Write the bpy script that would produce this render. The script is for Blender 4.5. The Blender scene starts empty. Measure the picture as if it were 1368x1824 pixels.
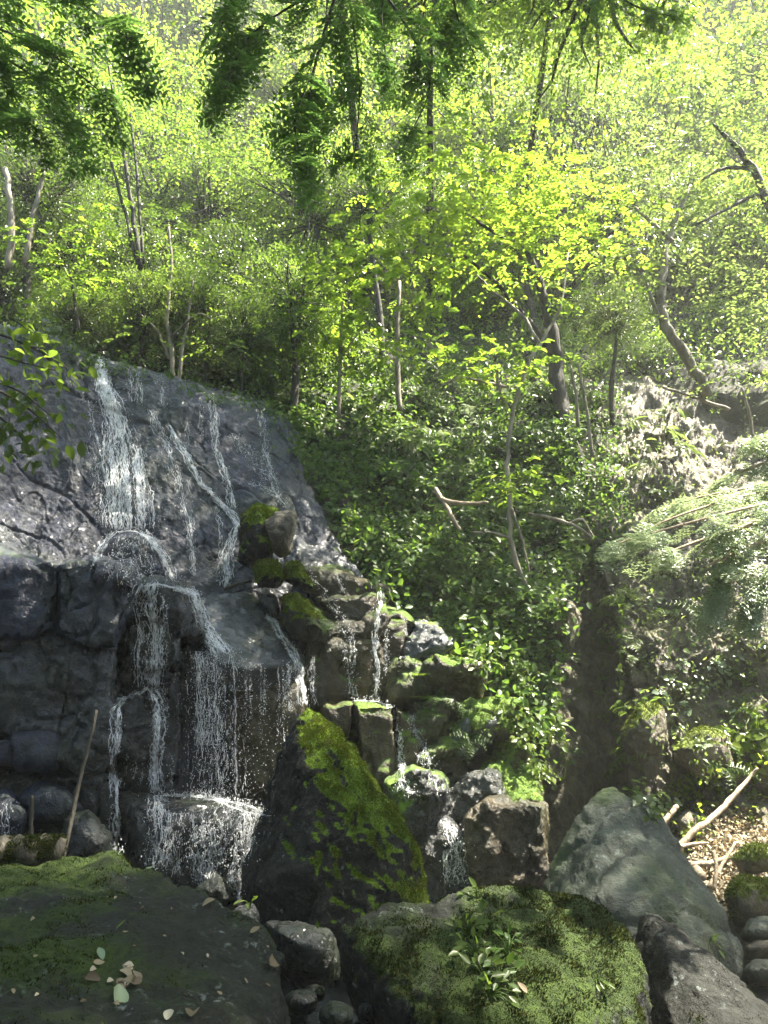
import bpy, math, random
import numpy as np
from mathutils import Vector, Matrix
from mathutils.bvhtree import BVHTree

random.seed(7)
RNG = np.random.default_rng(7)
C = bpy.context.scene.collection
R = math.radians

# ------------------------------------------------------------------ camera, sky, sun, exposure
CAM_Z = 2.7
PITCH = R(12)
FPX = 1327.0                      # focal length in photo pixels (photo 1368 x 1824)
cd = bpy.data.cameras.new('camera')
cam = bpy.data.objects.new('camera', cd)
C.objects.link(cam)
cam.location = (0, 0, CAM_Z)
cam.rotation_euler = (R(90) + PITCH, 0, 0)
cd.sensor_fit = 'VERTICAL'
cd.sensor_height = 24
cd.lens = 24 * FPX / 1824
cd.clip_start = 0.05
cd.clip_end = 600
cd.dof.use_dof = True
cd.dof.focus_distance = 9.0
cd.dof.aperture_fstop = 8.0
bpy.context.scene.camera = cam

SUN_EL, SUN_AZ = R(63), R(80)     # azimuth measured from +Y (into the picture) towards +X (right)
sv = Vector((math.cos(SUN_EL) * math.sin(SUN_AZ), math.cos(SUN_EL) * math.cos(SUN_AZ), math.sin(SUN_EL)))
world = bpy.data.worlds.new('World')
bpy.context.scene.world = world
world.use_nodes = True
wn = world.node_tree.nodes
sky = wn.new('ShaderNodeTexSky')
sky.sky_type = 'NISHITA'
sky.sun_disc = False
sky.sun_elevation = SUN_EL
sky.sun_rotation = SUN_AZ
bg = wn['Background']
bg.inputs['Strength'].default_value = 0.09
world.node_tree.links.new(sky.outputs[0], bg.inputs[0])
sl = bpy.data.lights.new('sun', 'SUN')
sl.energy = 5.0
sl.angle = R(0.53)
sl.color = (1.0, 0.92, 0.76)
so = bpy.data.objects.new('sun', sl)
C.objects.link(so)
so.rotation_euler = sv.to_track_quat('Z', 'Y').to_euler()

vs = bpy.context.scene.view_settings
vs.view_transform = 'Standard'
vs.look = 'None'
vs.gamma = 1
vs.use_curve_mapping = False
vs.exposure = 3.2
cy = bpy.context.scene.cycles
cy.max_bounces = 7
cy.diffuse_bounces = 4
cy.glossy_bounces = 2
cy.transmission_bounces = 4
cy.transparent_max_bounces = 8
cy.sample_clamp_indirect = 6
cy.use_denoising = True

# ------------------------------------------------------------------ pixel -> place
CT, ST = math.cos(PITCH), math.sin(PITCH)
def ray(px, py):
    u, v = (px - 684) / FPX, (912 - py) / FPX
    return Vector((u, CT - v * ST, ST + v * CT))
def P(px, py, Y):
    r = ray(px, py)
    k = Y / r.y
    return Vector((r.x * k, Y, CAM_Z + r.z * k))
def PA(a):
    a = np.asarray(a, float)
    u, v = (a[..., 0] - 684) / FPX, (912 - a[..., 1]) / FPX
    k = a[..., 2] / (CT - v * ST)
    return np.stack([u * k, a[..., 2], CAM_Z + (ST + v * CT) * k], -1)

# ------------------------------------------------------------------ numpy noise
_perm = np.random.default_rng(11).permutation(256).astype(np.int64)
_perm = np.concatenate([_perm, _perm, _perm])
_g = np.random.default_rng(12).normal(size=(256, 3))
_g /= np.linalg.norm(_g, axis=1)[:, None]
def hash3(i):
    return _perm[_perm[_perm[i[..., 0] & 255] + (i[..., 1] & 255)] + (i[..., 2] & 255)]
def pnoise(p):
    i = np.floor(p).astype(np.int64)
    f = p - i
    w = f * f * f * (f * (f * 6 - 15) + 10)
    out = np.zeros(len(p))
    for dx in (0, 1):
        wx = w[:, 0] if dx else 1 - w[:, 0]
        for dy in (0, 1):
            wy = w[:, 1] if dy else 1 - w[:, 1]
            for dz in (0, 1):
                wz = w[:, 2] if dz else 1 - w[:, 2]
                d = np.array([dx, dy, dz])
                out += wx * wy * wz * np.einsum('ij,ij->i', _g[hash3(i + d)], f - d)
    return out * 1.6
def fbm(p, octv=4, gain=.5, lac=2.03):
    a, s, out = 1.0, 1.0, np.zeros(len(p))
    for k in range(octv):
        out += a * pnoise(p * s + 17.3 * k)
        a *= gain
        s *= lac
    return out
def ridge(p, octv=4):
    a, s, out = 1.0, 1.0, np.zeros(len(p))
    for k in range(octv):
        out += a * (1 - np.abs(pnoise(p * s + 9.1 * k)) * 2)
        a *= .5
        s *= 2.1
    return out
def worley(p):
    i = np.floor(p).astype(np.int64)
    f = p - i
    f1 = np.full(len(p), 9.0)
    f2 = np.full(len(p), 9.0)
    cell = np.zeros(len(p))
    for dx in (-1, 0, 1):
        for dy in (-1, 0, 1):
            for dz in (-1, 0, 1):
                d = np.array([dx, dy, dz])
                h = hash3(i + d)
                o = np.stack([_perm[h], _perm[h + 71], _perm[h + 151]], -1) / 255.0
                dist = np.linalg.norm(d + o - f, axis=1)
                closer = dist < f1
                f2 = np.where(closer, f1, np.minimum(f2, dist))
                cell = np.where(closer, _perm[h + 200] / 255.0, cell)
                f1 = np.where(closer, dist, f1)
    return f1, f2, cell
def sstep(a, b, x):
    t = np.clip((x - a) / (b - a), 0, 1)
    return t * t * (3 - 2 * t)

# ------------------------------------------------------------------ mesh helpers
def make_mesh(name, verts, tris=None, quads=None, smooth=True, attrs=None):
    me = bpy.data.meshes.new(name)
    verts = np.asarray(verts, np.float32)
    idx, tot = [], []
    if tris is not None and len(tris):
        idx.append(np.asarray(tris, np.int32).ravel()); tot.append(np.full(len(tris), 3, np.int32))
    if quads is not None and len(quads):
        idx.append(np.asarray(quads, np.int32).ravel()); tot.append(np.full(len(quads), 4, np.int32))
    idx = np.concatenate(idx); tot = np.concatenate(tot)
    me.vertices.add(len(verts)); me.vertices.foreach_set('co', verts.ravel())
    me.loops.add(len(idx)); me.loops.foreach_set('vertex_index', idx)
    me.polygons.add(len(tot))
    st = np.concatenate([[0], np.cumsum(tot)[:-1]]).astype(np.int32)
    me.polygons.foreach_set('loop_start', st)
    try:
        me.polygons.foreach_set('loop_total', tot)
    except Exception:
        pass
    me.polygons.foreach_set('use_smooth', np.full(len(tot), smooth, bool))
    for k, v in (attrs or {}).items():
        a = me.attributes.new(k, 'FLOAT', 'POINT')
        a.data.foreach_set('value', np.asarray(v, np.float32))
    me.update(calc_edges=True)
    me.validate()
    return me

def link(name, me, mat=None, parent=None, loc=None):
    o = bpy.data.objects.new(name, me)
    if me is not None and mat is not None and not me.materials:
        me.materials.append(mat)
    C.objects.link(o)
    if parent is not None:
        o.parent = parent
    if loc is not None:
        o.location = loc
    return o
def tag(o, label=None, cat=None, group=None, kind=None):
    if label: o['label'] = label
    if cat: o['category'] = cat
    if group: o['group'] = group
    if kind: o['kind'] = kind
    return o
def empty(name, loc):
    o = bpy.data.objects.new(name, None)
    C.objects.link(o)
    o.location = loc
    o.empty_display_size = .2
    return o

class MB:
    def __init__(s):
        s.v, s.t, s.q, s.r, s.n = [], [], [], [], 0
    def add(s, v, tris=None, quads=None, rnd=None):
        v = np.asarray(v, float)
        if tris is not None: s.t.append(np.asarray(tris) + s.n)
        if quads is not None: s.q.append(np.asarray(quads) + s.n)
        s.v.append(v)
        s.r.append(np.full(len(v), random.random()) if rnd is None else np.broadcast_to(np.asarray(rnd, float), (len(v),)))
        s.n += len(v)
    def tube(s, pts, rad, sides=6, rnd=None, wob=0.0):
        pts = np.asarray(pts, float)
        n = len(pts)
        rad = np.broadcast_to(np.asarray(rad, float), (n,))
        tg = np.gradient(pts, axis=0)
        tg /= np.linalg.norm(tg, axis=1)[:, None] + 1e-9
        ref = np.array([0, 0, 1.0]) if abs(tg[:, 2].mean()) < .8 else np.array([1.0, 0, 0])
        a = np.cross(tg, ref); a /= np.linalg.norm(a, axis=1)[:, None] + 1e-9
        b = np.cross(tg, a)
        ang = np.linspace(0, 2 * math.pi, sides, endpoint=False)
        rr = rad[:, None] * (1 + wob * RNG.normal(size=(n, sides))) if wob else np.repeat(rad[:, None], sides, 1)
        v = pts[:, None, :] + rr[..., None] * (np.cos(ang)[None, :, None] * a[:, None, :] + np.sin(ang)[None, :, None] * b[:, None, :])
        q = []
        i = np.arange(n - 1)[:, None] * sides
        j = np.arange(sides)[None, :]
        k = (j + 1) % sides
        q = np.stack([i + j, i + k, i + sides + k, i + sides + j], -1).reshape(-1, 4)
        vv = v.reshape(-1, 3)
        caps = [[0, j2 + 1, j2] for j2 in range(1, sides - 1)] + [[(n - 1) * sides, (n - 1) * sides + j2, (n - 1) * sides + j2 + 1] for j2 in range(1, sides - 1)]
        s.add(vv, tris=caps, quads=q, rnd=rnd)
    def leaves(s, pos, dirs, nrm, size, tmpl, width=.5, rnd=None):
        v, t = leaf_cloud(pos, dirs, nrm, size, tmpl, width)
        k = len(tmpl[0])
        r = RNG.random(len(pos)) if rnd is None else np.broadcast_to(rnd, (len(pos),))
        s.add(v, tris=t, rnd=np.repeat(r, k))
    def mesh(s, name, smooth=True):
        return make_mesh(name, np.concatenate(s.v), np.concatenate(s.t) if s.t else None, np.concatenate(s.q) if s.q else None,
                         smooth, {'rnd': np.concatenate(s.r)})
    def build(s, name, mat, parent=None, loc=None, smooth=True):
        return link(name, s.mesh(name, smooth), mat, parent, loc)

L4 = (np.array([[0, 0, 0], [.5, .45, .12], [0, 1, -.05], [-.5, .45, .12]], float), np.array([[0, 1, 2], [0, 2, 3]]))
L6 = (np.array([[0, 0, 0], [.36, .22, .06], [.5, .5, .09], [.3, .8, .03], [0, 1, -.1], [-.3, .8, .03], [-.5, .5, .09], [-.36, .22, .06], [0, .5, -.02]], float),
      np.array([[8, 0, 1], [8, 1, 2], [8, 2, 3], [8, 3, 4], [8, 4, 5], [8, 5, 6], [8, 6, 7], [8, 7, 0]]))
LHEART = (np.array([[0, 0, 0], [.3, -.12, .03], [.5, .15, .06], [.42, .5, .04], [0, 1, -.12], [-.42, .5, .04], [-.5, .15, .06], [-.3, -.12, .03], [0, .4, -.03]], float), L6[1])
_t = np.linspace(0, 1, 8)
_w = .5 * np.sin(np.pi * _t ** .85) ** .75
LFALL = (np.concatenate([np.stack([0 * _t, _t, -.03 * np.sin(np.pi * _t)], -1), np.stack([_w, _t, .05 * np.sin(np.pi * _t)], -1), np.stack([-_w, _t, .05 * np.sin(np.pi * _t)], -1)]),
         np.array([t for i in range(7) for t in ([i, 8 + i, 8 + i + 1], [i, 9 + i, i + 1], [i, 17 + i, 16 + i], [i, i + 1, 17 + i])]))
def leaf_cloud(pos, dirs, nrm, size, tmpl, width=.5):
    pos = np.asarray(pos, float); dirs = np.asarray(dirs, float); nrm = np.asarray(nrm, float)
    d = dirs / (np.linalg.norm(dirs, axis=1)[:, None] + 1e-9)
    x = np.cross(d, nrm); x /= np.linalg.norm(x, axis=1)[:, None] + 1e-9
    z = np.cross(x, d)
    tv, tt = tmpl
    size = np.broadcast_to(np.asarray(size, float), (len(pos),))
    width = np.broadcast_to(np.asarray(width, float), (len(pos),))
    v = pos[:, None, :] + size[:, None, None] * (tv[None, :, 0:1] * width[:, None, None] * x[:, None, :] + tv[None, :, 1:2] * d[:, None, :] + tv[None, :, 2:3] * z[:, None, :])
    k = len(tv)
    t = tt[None] + (np.arange(len(pos)) * k)[:, None, None]
    return v.reshape(-1, 3), t.reshape(-1, 3)
def rand_unit(n):
    v = RNG.normal(size=(n, 3))
    return v / np.linalg.norm(v, axis=1)[:, None]

# ------------------------------------------------------------------ materials
def nodes_of(name):
    m = bpy.data.materials.new(name)
    m.use_nodes = True
    nt = m.node_tree
    nt.nodes.clear()
    return m, nt, (lambda t, **k: _n(nt, t, k)), nt.links.new
def _n(nt, t, k):
    n = nt.nodes.new('ShaderNode' + t)
    for a, b in k.items():
        if a.startswith('i_'):
            n.inputs[a[2:]].default_value = b
        else:
            setattr(n, a, b)
    return n
def ramp(N, lk, fac, stops):
    r = N('ValToRGB')
    e = r.color_ramp.elements
    while len(e) < len(stops):
        e.new(.5)
    for el, (p, c) in zip(e, stops):
        el.position = p
        el.color = c if len(c) == 4 else (*c, 1)
    lk(fac, r.inputs[0])
    return r
def mixc(N, lk, fac, a, b, mode='MIX'):
    m = N('Mix', data_type='RGBA', blend_type=mode)
    for s, i in ((fac, 0), (a, 6), (b, 7)):
        if isinstance(s, (int, float)):
            m.inputs[i].default_value = s
        elif isinstance(s, tuple):
            m.inputs[i].default_value = (*s, 1) if len(s) == 3 else s
        else:
            lk(s, m.inputs[i])
    return m.outputs[2]
def math_(N, lk, op, a, b=0.0):
    m = N('Math', operation=op)
    for s, i in ((a, 0), (b, 1)):
        if isinstance(s, (int, float)): m.inputs[i].default_value = s
        else: lk(s, m.inputs[i])
    return m.outputs[0]

def rock_mat(name, c1, c2, c3, rough=(.2, .55), moss1=(.045, .10, .008), moss2=(.10, .16, .015), sc=1.0, bump=.6, lichen=0.0, streak=0.0, spec=.5, algae=0.0, wet=0.0):
    m, nt, N, lk = nodes_of(name)
    out = N('OutputMaterial'); bs = N('BsdfPrincipled')
    lk(bs.outputs[0], out.inputs[0])
    geo = N('NewGeometry')
    mp = N('Mapping'); lk(geo.outputs['Position'], mp.inputs[0])
    mp.inputs['Scale'].default_value = (sc, sc, sc)
    pos = mp.outputs[0]
    n1 = N('TexNoise', i_Scale=1.3, i_Detail=8, i_Roughness=.62); lk(pos, n1.inputs['Vector'])
    n2 = N('TexNoise', i_Scale=9, i_Detail=8, i_Roughness=.7); lk(pos, n2.inputs['Vector'])
    n3 = N('TexNoise', i_Scale=45, i_Detail=5, i_Roughness=.65); lk(pos, n3.inputs['Vector'])
    vo = N('TexVoronoi', i_Scale=22); lk(pos, vo.inputs['Vector'])
    base = ramp(N, lk, n1.outputs[0], [(.32, c1), (.52, c2), (.72, c3)]).outputs[0]
    fine = ramp(N, lk, n2.outputs[0], [(.3, (.35, .35, .35)), (.55, (1, 1, 1)), (.75, (1.5, 1.5, 1.5))]).outputs[0]
    base = mixc(N, lk, .85, base, fine, 'MULTIPLY')
    if streak:
        ms = N('Mapping'); lk(geo.outputs['Position'], ms.inputs[0]); ms.inputs['Scale'].default_value = (5 * sc, 5 * sc, .35 * sc)
        ns = N('TexNoise', i_Scale=1.0, i_Detail=6, i_Roughness=.6); lk(ms.outputs[0], ns.inputs['Vector'])
        st = ramp(N, lk, ns.outputs[0], [(.38, (.4, .4, .4)), (.6, (1.35, 1.3, 1.2))]).outputs[0]
        base = mixc(N, lk, streak, base, st, 'MULTIPLY')
    if algae:
        na = N('TexNoise', i_Scale=.9, i_Detail=5, i_Roughness=.6); lk(geo.outputs['Position'], na.inputs['Vector'])
        af = ramp(N, lk, na.outputs[0], [(.45, (0, 0, 0)), (.62, (1, 1, 1))]).outputs[0]
        base = mixc(N, lk, math_(N, lk, 'MULTIPLY', af, algae), base, (.022, .035, .008))
    if lichen:
        nl = N('TexNoise', i_Scale=14, i_Detail=6, i_Roughness=.7); lk(geo.outputs['Position'], nl.inputs['Vector'])
        nb = N('TexNoise', i_Scale=2.2, i_Detail=2); lk(geo.outputs['Position'], nb.inputs['Vector'])
        lf = math_(N, lk, 'MULTIPLY', ramp(N, lk, nl.outputs[0], [(.58, (0, 0, 0)), (.66, (1, 1, 1))]).outputs[0],
                   ramp(N, lk, nb.outputs[0], [(.45, (0, 0, 0)), (.6, (1, 1, 1))]).outputs[0])
        base = mixc(N, lk, math_(N, lk, 'MULTIPLY', lf, lichen), base, (.26, .30, .29))
    at = N('Attribute', attribute_name='moss')
    mm = math_(N, lk, 'ADD', at.outputs['Fac'], math_(N, lk, 'MULTIPLY', math_(N, lk, 'SUBTRACT', n2.outputs[0], .5), .55))
    mk = ramp(N, lk, mm, [(.34, (0, 0, 0)), (.72, (1, 1, 1))]).outputs[0]
    mc = ramp(N, lk, n2.outputs[0], [(.3, moss1), (.68, moss2)]).outputs[0]
    mc = mixc(N, lk, .7, mc, ramp(N, lk, n3.outputs[0], [(.3, (.45, .45, .45)), (.7, (1.5, 1.5, 1.4))]).outputs[0], 'MULTIPLY')
    col = mixc(N, lk, mk, base, mc)
    lk(col, bs.inputs['Base Color'])
    rg = ramp(N, lk, n2.outputs[0], [(.3, (rough[0],) * 3), (.7, (rough[1],) * 3)]).outputs[0]
    rg2 = mixc(N, lk, mk, rg, (.9, .9, .9))
    lk(rg2, bs.inputs['Roughness'])
    bs.inputs['Specular IOR Level'].default_value = spec
    if wet:
        lk(mixc(N, lk, mk, (wet,) * 3, (0, 0, 0)), bs.inputs['Coat Weight']); bs.inputs['Coat Roughness'].default_value = .13
    h = math_(N, lk, 'ADD', math_(N, lk, 'MULTIPLY', n2.outputs[0], 1.0), math_(N, lk, 'MULTIPLY', n3.outputs[0], .35))
    h = math_(N, lk, 'ADD', h, math_(N, lk, 'MULTIPLY', vo.outputs[0], .18))
    bp = N('Bump', i_Strength=bump, i_Distance=.07 / sc)
    lk(h, bp.inputs['Height'])
    lk(bp.outputs[0], bs.inputs['Normal'])
    return m

def leaf_mat(name, cols, trans=.5, rough=.38, spec=.5, tcol=None):
    m, nt, N, lk = nodes_of(name)
    out = N('OutputMaterial'); bs = N('BsdfPrincipled'); tr = N('BsdfTranslucent'); mx = N('MixShader', i_Fac=trans)
    at = N('Attribute', attribute_name='rnd')
    oi = N('ObjectInfo')
    f = math_(N, lk, 'ADD', math_(N, lk, 'MULTIPLY', at.outputs['Fac'], .75), math_(N, lk, 'MULTIPLY', oi.outputs['Random'], .25))
    n = len(cols)
    r = ramp(N, lk, f, [(i / (n - 1) if n > 1 else 0, c) for i, c in enumerate(cols)])
    lk(r.outputs[0], bs.inputs['Base Color'])
    tint = mixc(N, lk, 1.0, r.outputs[0], tcol or (2.4, 2.2, 1.6), 'MULTIPLY')
    lk(tint, tr.inputs[0])
    bs.inputs['Roughness'].default_value = rough
    bs.inputs['Specular IOR Level'].default_value = spec
    lk(bs.outputs[0], mx.inputs[1]); lk(tr.outputs[0], mx.inputs[2]); lk(mx.outputs[0], out.inputs[0])
    return m
def bark_mat(name, c1, c2, rough=.8, sc=1.0):
    m, nt, N, lk = nodes_of(name)
    out = N('OutputMaterial'); bs = N('BsdfPrincipled'); lk(bs.outputs[0], out.inputs[0])
    geo = N('NewGeometry')
    mp = N('Mapping'); lk(geo.outputs['Position'], mp.inputs[0]); mp.inputs['Scale'].default_value = (sc, sc, .35 * sc)
    n1 = N('TexNoise', i_Scale=7, i_Detail=8, i_Roughness=.65); lk(mp.outputs[0], n1.inputs['Vector'])
    n2 = N('TexNoise', i_Scale=40, i_Detail=4); lk(mp.outputs[0], n2.inputs['Vector'])
    lk(ramp(N, lk, n1.outputs[0], [(.35, c1), (.65, c2)]).outputs[0], bs.inputs['Base Color'])
    bs.inputs['Roughness'].default_value = rough
    bp = N('Bump', i_Strength=.7, i_Distance=.02); lk(math_(N, lk, 'ADD', n1.outputs[0], n2.outputs[0]), bp.inputs['Height'])
    lk(bp.outputs[0], bs.inputs['Normal'])
    return m
def plain_mat(name, cols, rough=.7, trans=0.0, spec=.4):
    return leaf_mat(name, cols, trans, rough, spec, (1.3, 1.1, .8))
def haze_mat(name, dens):
    m, nt, N, lk = nodes_of(name)
    out = N('OutputMaterial'); v = N('VolumePrincipled')
    v.inputs['Color'].default_value = (.93, .97, .90, 1)
    v.inputs['Density'].default_value = dens
    v.inputs['Anisotropy'].default_value = .25
    lk(v.outputs[0], out.inputs[1])
    return m
def water_mat(name):
    m, nt, N, lk = nodes_of(name)
    out = N('OutputMaterial'); bs = N('BsdfPrincipled'); tr = N('BsdfTranslucent'); mx = N('MixShader', i_Fac=.4)
    tp = N('BsdfTransparent'); m2 = N('MixShader')
    bs.inputs['Base Color'].default_value = (.88, .9, .93, 1)
    bs.inputs['Roughness'].default_value = .1
    bs.inputs['Specular IOR Level'].default_value = .9
    tr.inputs[0].default_value = (.88, .9, .93, 1)
    geo = N('NewGeometry'); n1 = N('TexNoise', i_Scale=16, i_Detail=4); lk(geo.outputs['Position'], n1.inputs['Vector'])
    lk(ramp(N, lk, n1.outputs[0], [(.40, (.02,) * 3), (.66, (.6,) * 3)]).outputs[0], m2.inputs[0])
    lk(bs.outputs[0], mx.inputs[1]); lk(tr.outputs[0], mx.inputs[2]); lk(mx.outputs[0], m2.inputs[1]); lk(tp.outputs[0], m2.inputs[2])
    lk(m2.outputs[0], out.inputs[0])
    return m
def pool_mat(name):
    m, nt, N, lk = nodes_of(name)
    out = N('OutputMaterial'); bs = N('BsdfPrincipled'); lk(bs.outputs[0], out.inputs[0])
    bs.inputs['Base Color'].default_value = (.006, .008, .009, 1)
    bs.inputs['Specular IOR Level'].default_value = .3
    bs.inputs['Roughness'].default_value = .08
    geo = N('NewGeometry')
    n1 = N('TexNoise', i_Scale=7, i_Detail=5); lk(geo.outputs['Position'], n1.inputs['Vector'])
    bp = N('Bump', i_Strength=.5, i_Distance=.06); lk(n1.outputs[0], bp.inputs['Height']); lk(bp.outputs[0], bs.inputs['Normal'])
    return m

M = {}
M['wall'] = rock_mat('wet_cliff_rock', (.003, .005, .015), (.008, .012, .032), (.020, .027, .064), rough=(.25, .5), wet=.15, bump=.7, streak=.35, algae=.35)  # blue of the reflected sky is mixed into the rock colour
M['dark'] = rock_mat('dark_wet_rock', (.005, .007, .008), (.013, .015, .018), (.032, .034, .040), wet=.25, rough=(.18, .45), bump=.8, algae=.45)
M['slab'] = rock_mat('blue_grey_slab', (.018, .022, .028), (.034, .040, .046), (.055, .062, .07), wet=.4, rough=(.2, .45), bump=.6, algae=.4)
M['brown'] = rock_mat('brown_wet_rock', (.028, .021, .010), (.054, .040, .018), (.09, .068, .034), rough=(.25, .55), bump=.8, streak=.7, algae=.5)
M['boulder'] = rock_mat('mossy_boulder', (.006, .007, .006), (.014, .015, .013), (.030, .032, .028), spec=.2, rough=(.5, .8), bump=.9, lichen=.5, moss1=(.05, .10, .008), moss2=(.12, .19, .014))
M['fore'] = rock_mat('foreground_boulder', (.006, .008, .005), (.013, .016, .012), (.030, .034, .028), spec=.3, rough=(.5, .8), bump=1.0, lichen=.75, moss1=(.014, .028, .004), moss2=(.040, .066, .008))  # moss tones darkened in place of foreground shade
M['grey'] = rock_mat('grey_green_boulder', (.026, .034, .024), (.045, .056, .040), (.075, .088, .068), rough=(.45, .75), bump=.8, lichen=.55, moss1=(.04, .06, .02), moss2=(.06, .085, .03), algae=.3)
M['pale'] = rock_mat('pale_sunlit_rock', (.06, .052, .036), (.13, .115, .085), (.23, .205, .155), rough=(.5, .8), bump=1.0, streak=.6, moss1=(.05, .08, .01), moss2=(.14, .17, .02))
M['gully'] = rock_mat('gully_rock', (.06, .055, .026), (.105, .096, .048), (.15, .135, .08), rough=(.4, .7), bump=.9, streak=.6, algae=.4)
M['soil'] = rock_mat('forest_soil', (.012, .012, .006), (.024, .022, .011), (.042, .038, .020), rough=(.7, .95), bump=1.0, moss1=(.03, .05, .008), moss2=(.06, .09, .012), algae=.6)
M['litter'] = rock_mat('litter_ground', (.10, .085, .06), (.19, .165, .12), (.32, .29, .23), rough=(.8, .95), bump=1.2, sc=2.0)
M['water'] = water_mat('falling_water')
M['pool'] = pool_mat('dark_pool_water')
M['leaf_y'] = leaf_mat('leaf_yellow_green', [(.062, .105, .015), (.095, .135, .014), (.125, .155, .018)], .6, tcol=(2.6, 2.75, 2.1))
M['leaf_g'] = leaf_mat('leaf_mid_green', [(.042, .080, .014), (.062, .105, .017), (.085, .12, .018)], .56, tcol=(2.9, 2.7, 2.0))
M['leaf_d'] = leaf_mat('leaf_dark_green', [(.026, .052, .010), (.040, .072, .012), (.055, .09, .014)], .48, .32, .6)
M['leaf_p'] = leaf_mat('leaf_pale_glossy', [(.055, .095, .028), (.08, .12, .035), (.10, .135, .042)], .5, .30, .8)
M['leaf_s'] = leaf_mat('leaf_sun_sheen_pale', [(.13, .19, .11), (.17, .23, .14), (.21, .27, .18)], .3, .35, .9)  # leaf colour whitened to carry the silvery sheen of the sun
M['leaf_u'] = leaf_mat('leaf_undergrowth', [(.030, .065, .012), (.048, .095, .016), (.072, .115, .020)], .5, .42, .35)
M['frond'] = leaf_mat('leaf_shaded_frond', [(.045, .10, .024), (.068, .135, .034)], .65, .4, .4)
M['moss'] = leaf_mat('moss_tufts', [(.012, .013, .004), (.008, .016, .003), (.018, .031, .004), (.030, .028, .009), (.075, .115, .010)], .25, .8, .1, (1.5, 1.4, .8))  # moss colour kept dark to stand in for shade on the near boulders
M['moss_b'] = leaf_mat('bright_moss_tufts', [(.05, .045, .012), (.045, .080, .006), (.085, .135, .010), (.075, .07, .02), (.13, .18, .016)], .25, .8, .1, (1.5, 1.4, .8))
M['bark'] = bark_mat('dark_bark', (.012, .011, .007), (.045, .039, .027))
M['bark_l'] = bark_mat('pale_bark', (.075, .065, .045), (.23, .205, .155))
M['twig'] = bark_mat('dead_wood', (.16, .12, .08), (.34, .27, .19))
M['dry'] = plain_mat('dry_leaves', [(.07, .05, .03), (.16, .125, .075), (.28, .235, .155), (.42, .38, .29)], .7, .15)

# ------------------------------------------------------------------ terrain sheets
def catmull(a, n):
    """resample along axis 0 to n rows"""
    m = len(a)
    t = np.linspace(0, m - 1, n)
    i = np.clip(np.floor(t).astype(int), 0, m - 2)
    f = (t - i).reshape(-1, *([1] * (a.ndim - 1)))
    p0, p1, p2, p3 = a[np.maximum(i - 1, 0)], a[i], a[i + 1], a[np.minimum(i + 2, m - 1)]
    p0 = np.where((i == 0).reshape(f.shape), 2 * p1 - p2, p0)
    p3 = np.where((i == m - 2).reshape(f.shape), 2 * p2 - p1, p3)
    T = .5
    return ((2 * p1) + (-p0 + p2) * f + (2 * p0 - 5 * p1 + 4 * p2 - p3) * f ** 2 + (-p0 + 3 * p1 - 3 * p2 + p3) * f ** 3) * T

def displace(p, n, layers, seed=0.0):
    d = np.zeros(len(p))
    for kind, amp, fr in layers:
        q = p * (np.asarray(fr) if isinstance(fr, tuple) else fr) + seed
        if kind == 'fbm': d += amp * fbm(q, 5)
        elif kind == 'ridge': d += amp * (ridge(q, 4) - 1)
        elif kind == 'crack':
            q = q + .5 * np.stack([fbm(q * .9 + 3, 3), fbm(q * .9 + 8, 3), fbm(q * .9 + 13, 3)], -1)
            f1, f2, c = worley(q)
            d += amp * (c - .5) * 1.3 - amp * .8 * (1 - sstep(0, .045, f2 - f1))
        elif kind == 'block':
            q = q + .35 * np.stack([fbm(q * .9 + 3, 2), fbm(q * .9 + 8, 2), fbm(q * .9 + 13, 2)], -1)
            f1, f2, c = worley(q)
            d += amp * (c - .5) - amp * .9 * (1 - sstep(0, .10, f2 - f1))
    return p + n * d[:, None], d

def add_bvh(name, v, f):
    pass

def sheet(name, ctrl, nu, nv, layers, mat, seed=0.0, moss=None, kind='structure', label=None, cat=None, world=False):
    a = np.asarray(ctrl, float)
    w = a if world else PA(a)
    g = catmull(w, nv)
    g = catmull(g.transpose(1, 0, 2), nu).transpose(1, 0, 2)
    du = np.gradient(g, axis=1); dv = np.gradient(g, axis=0)
    n = np.cross(dv, du); n /= np.linalg.norm(n, axis=2)[..., None] + 1e-9
    p, d = displace(g.reshape(-1, 3), n.reshape(-1, 3), layers, seed)
    i = np.arange(nv - 1)[:, None] * nu + np.arange(nu - 1)[None]
    q = np.stack([i, i + nu, i + nu + 1, i + 1], -1).reshape(-1, 4)
    gg = p.reshape(nv, nu, 3)
    n2 = np.cross(np.gradient(gg, axis=0), np.gradient(gg, axis=1)).reshape(-1, 3)
    n2 /= np.linalg.norm(n2, axis=1)[:, None] + 1e-9
    if np.mean(np.sum(n2 * (np.array([0, 0, CAM_Z]) - p), 1)) < 0:
        n2 = -n2; q = q[:, ::-1]
    mo = np.zeros(len(p)) if moss is None else moss(p, n2)
    me = make_mesh(name, p, quads=q, attrs={'moss': mo})
    o = link(name, me, mat)
    tag(o, label, cat, None, kind)
    add_bvh(name, p, q)
    return o

def moss_up(th=.35, sp=.35, amt=1.0, fr=.8):
    return lambda p, n: np.clip(sstep(th, th + sp, n[:, 2] + .35 * fbm(p * fr, 3)) * amt, 0, 1)

ROCKL = [('fbm', .16, .7), ('block', .09, (1.1, 1.1, .8)), ('ridge', .035, 2.6), ('fbm', .02, 7)]
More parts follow.
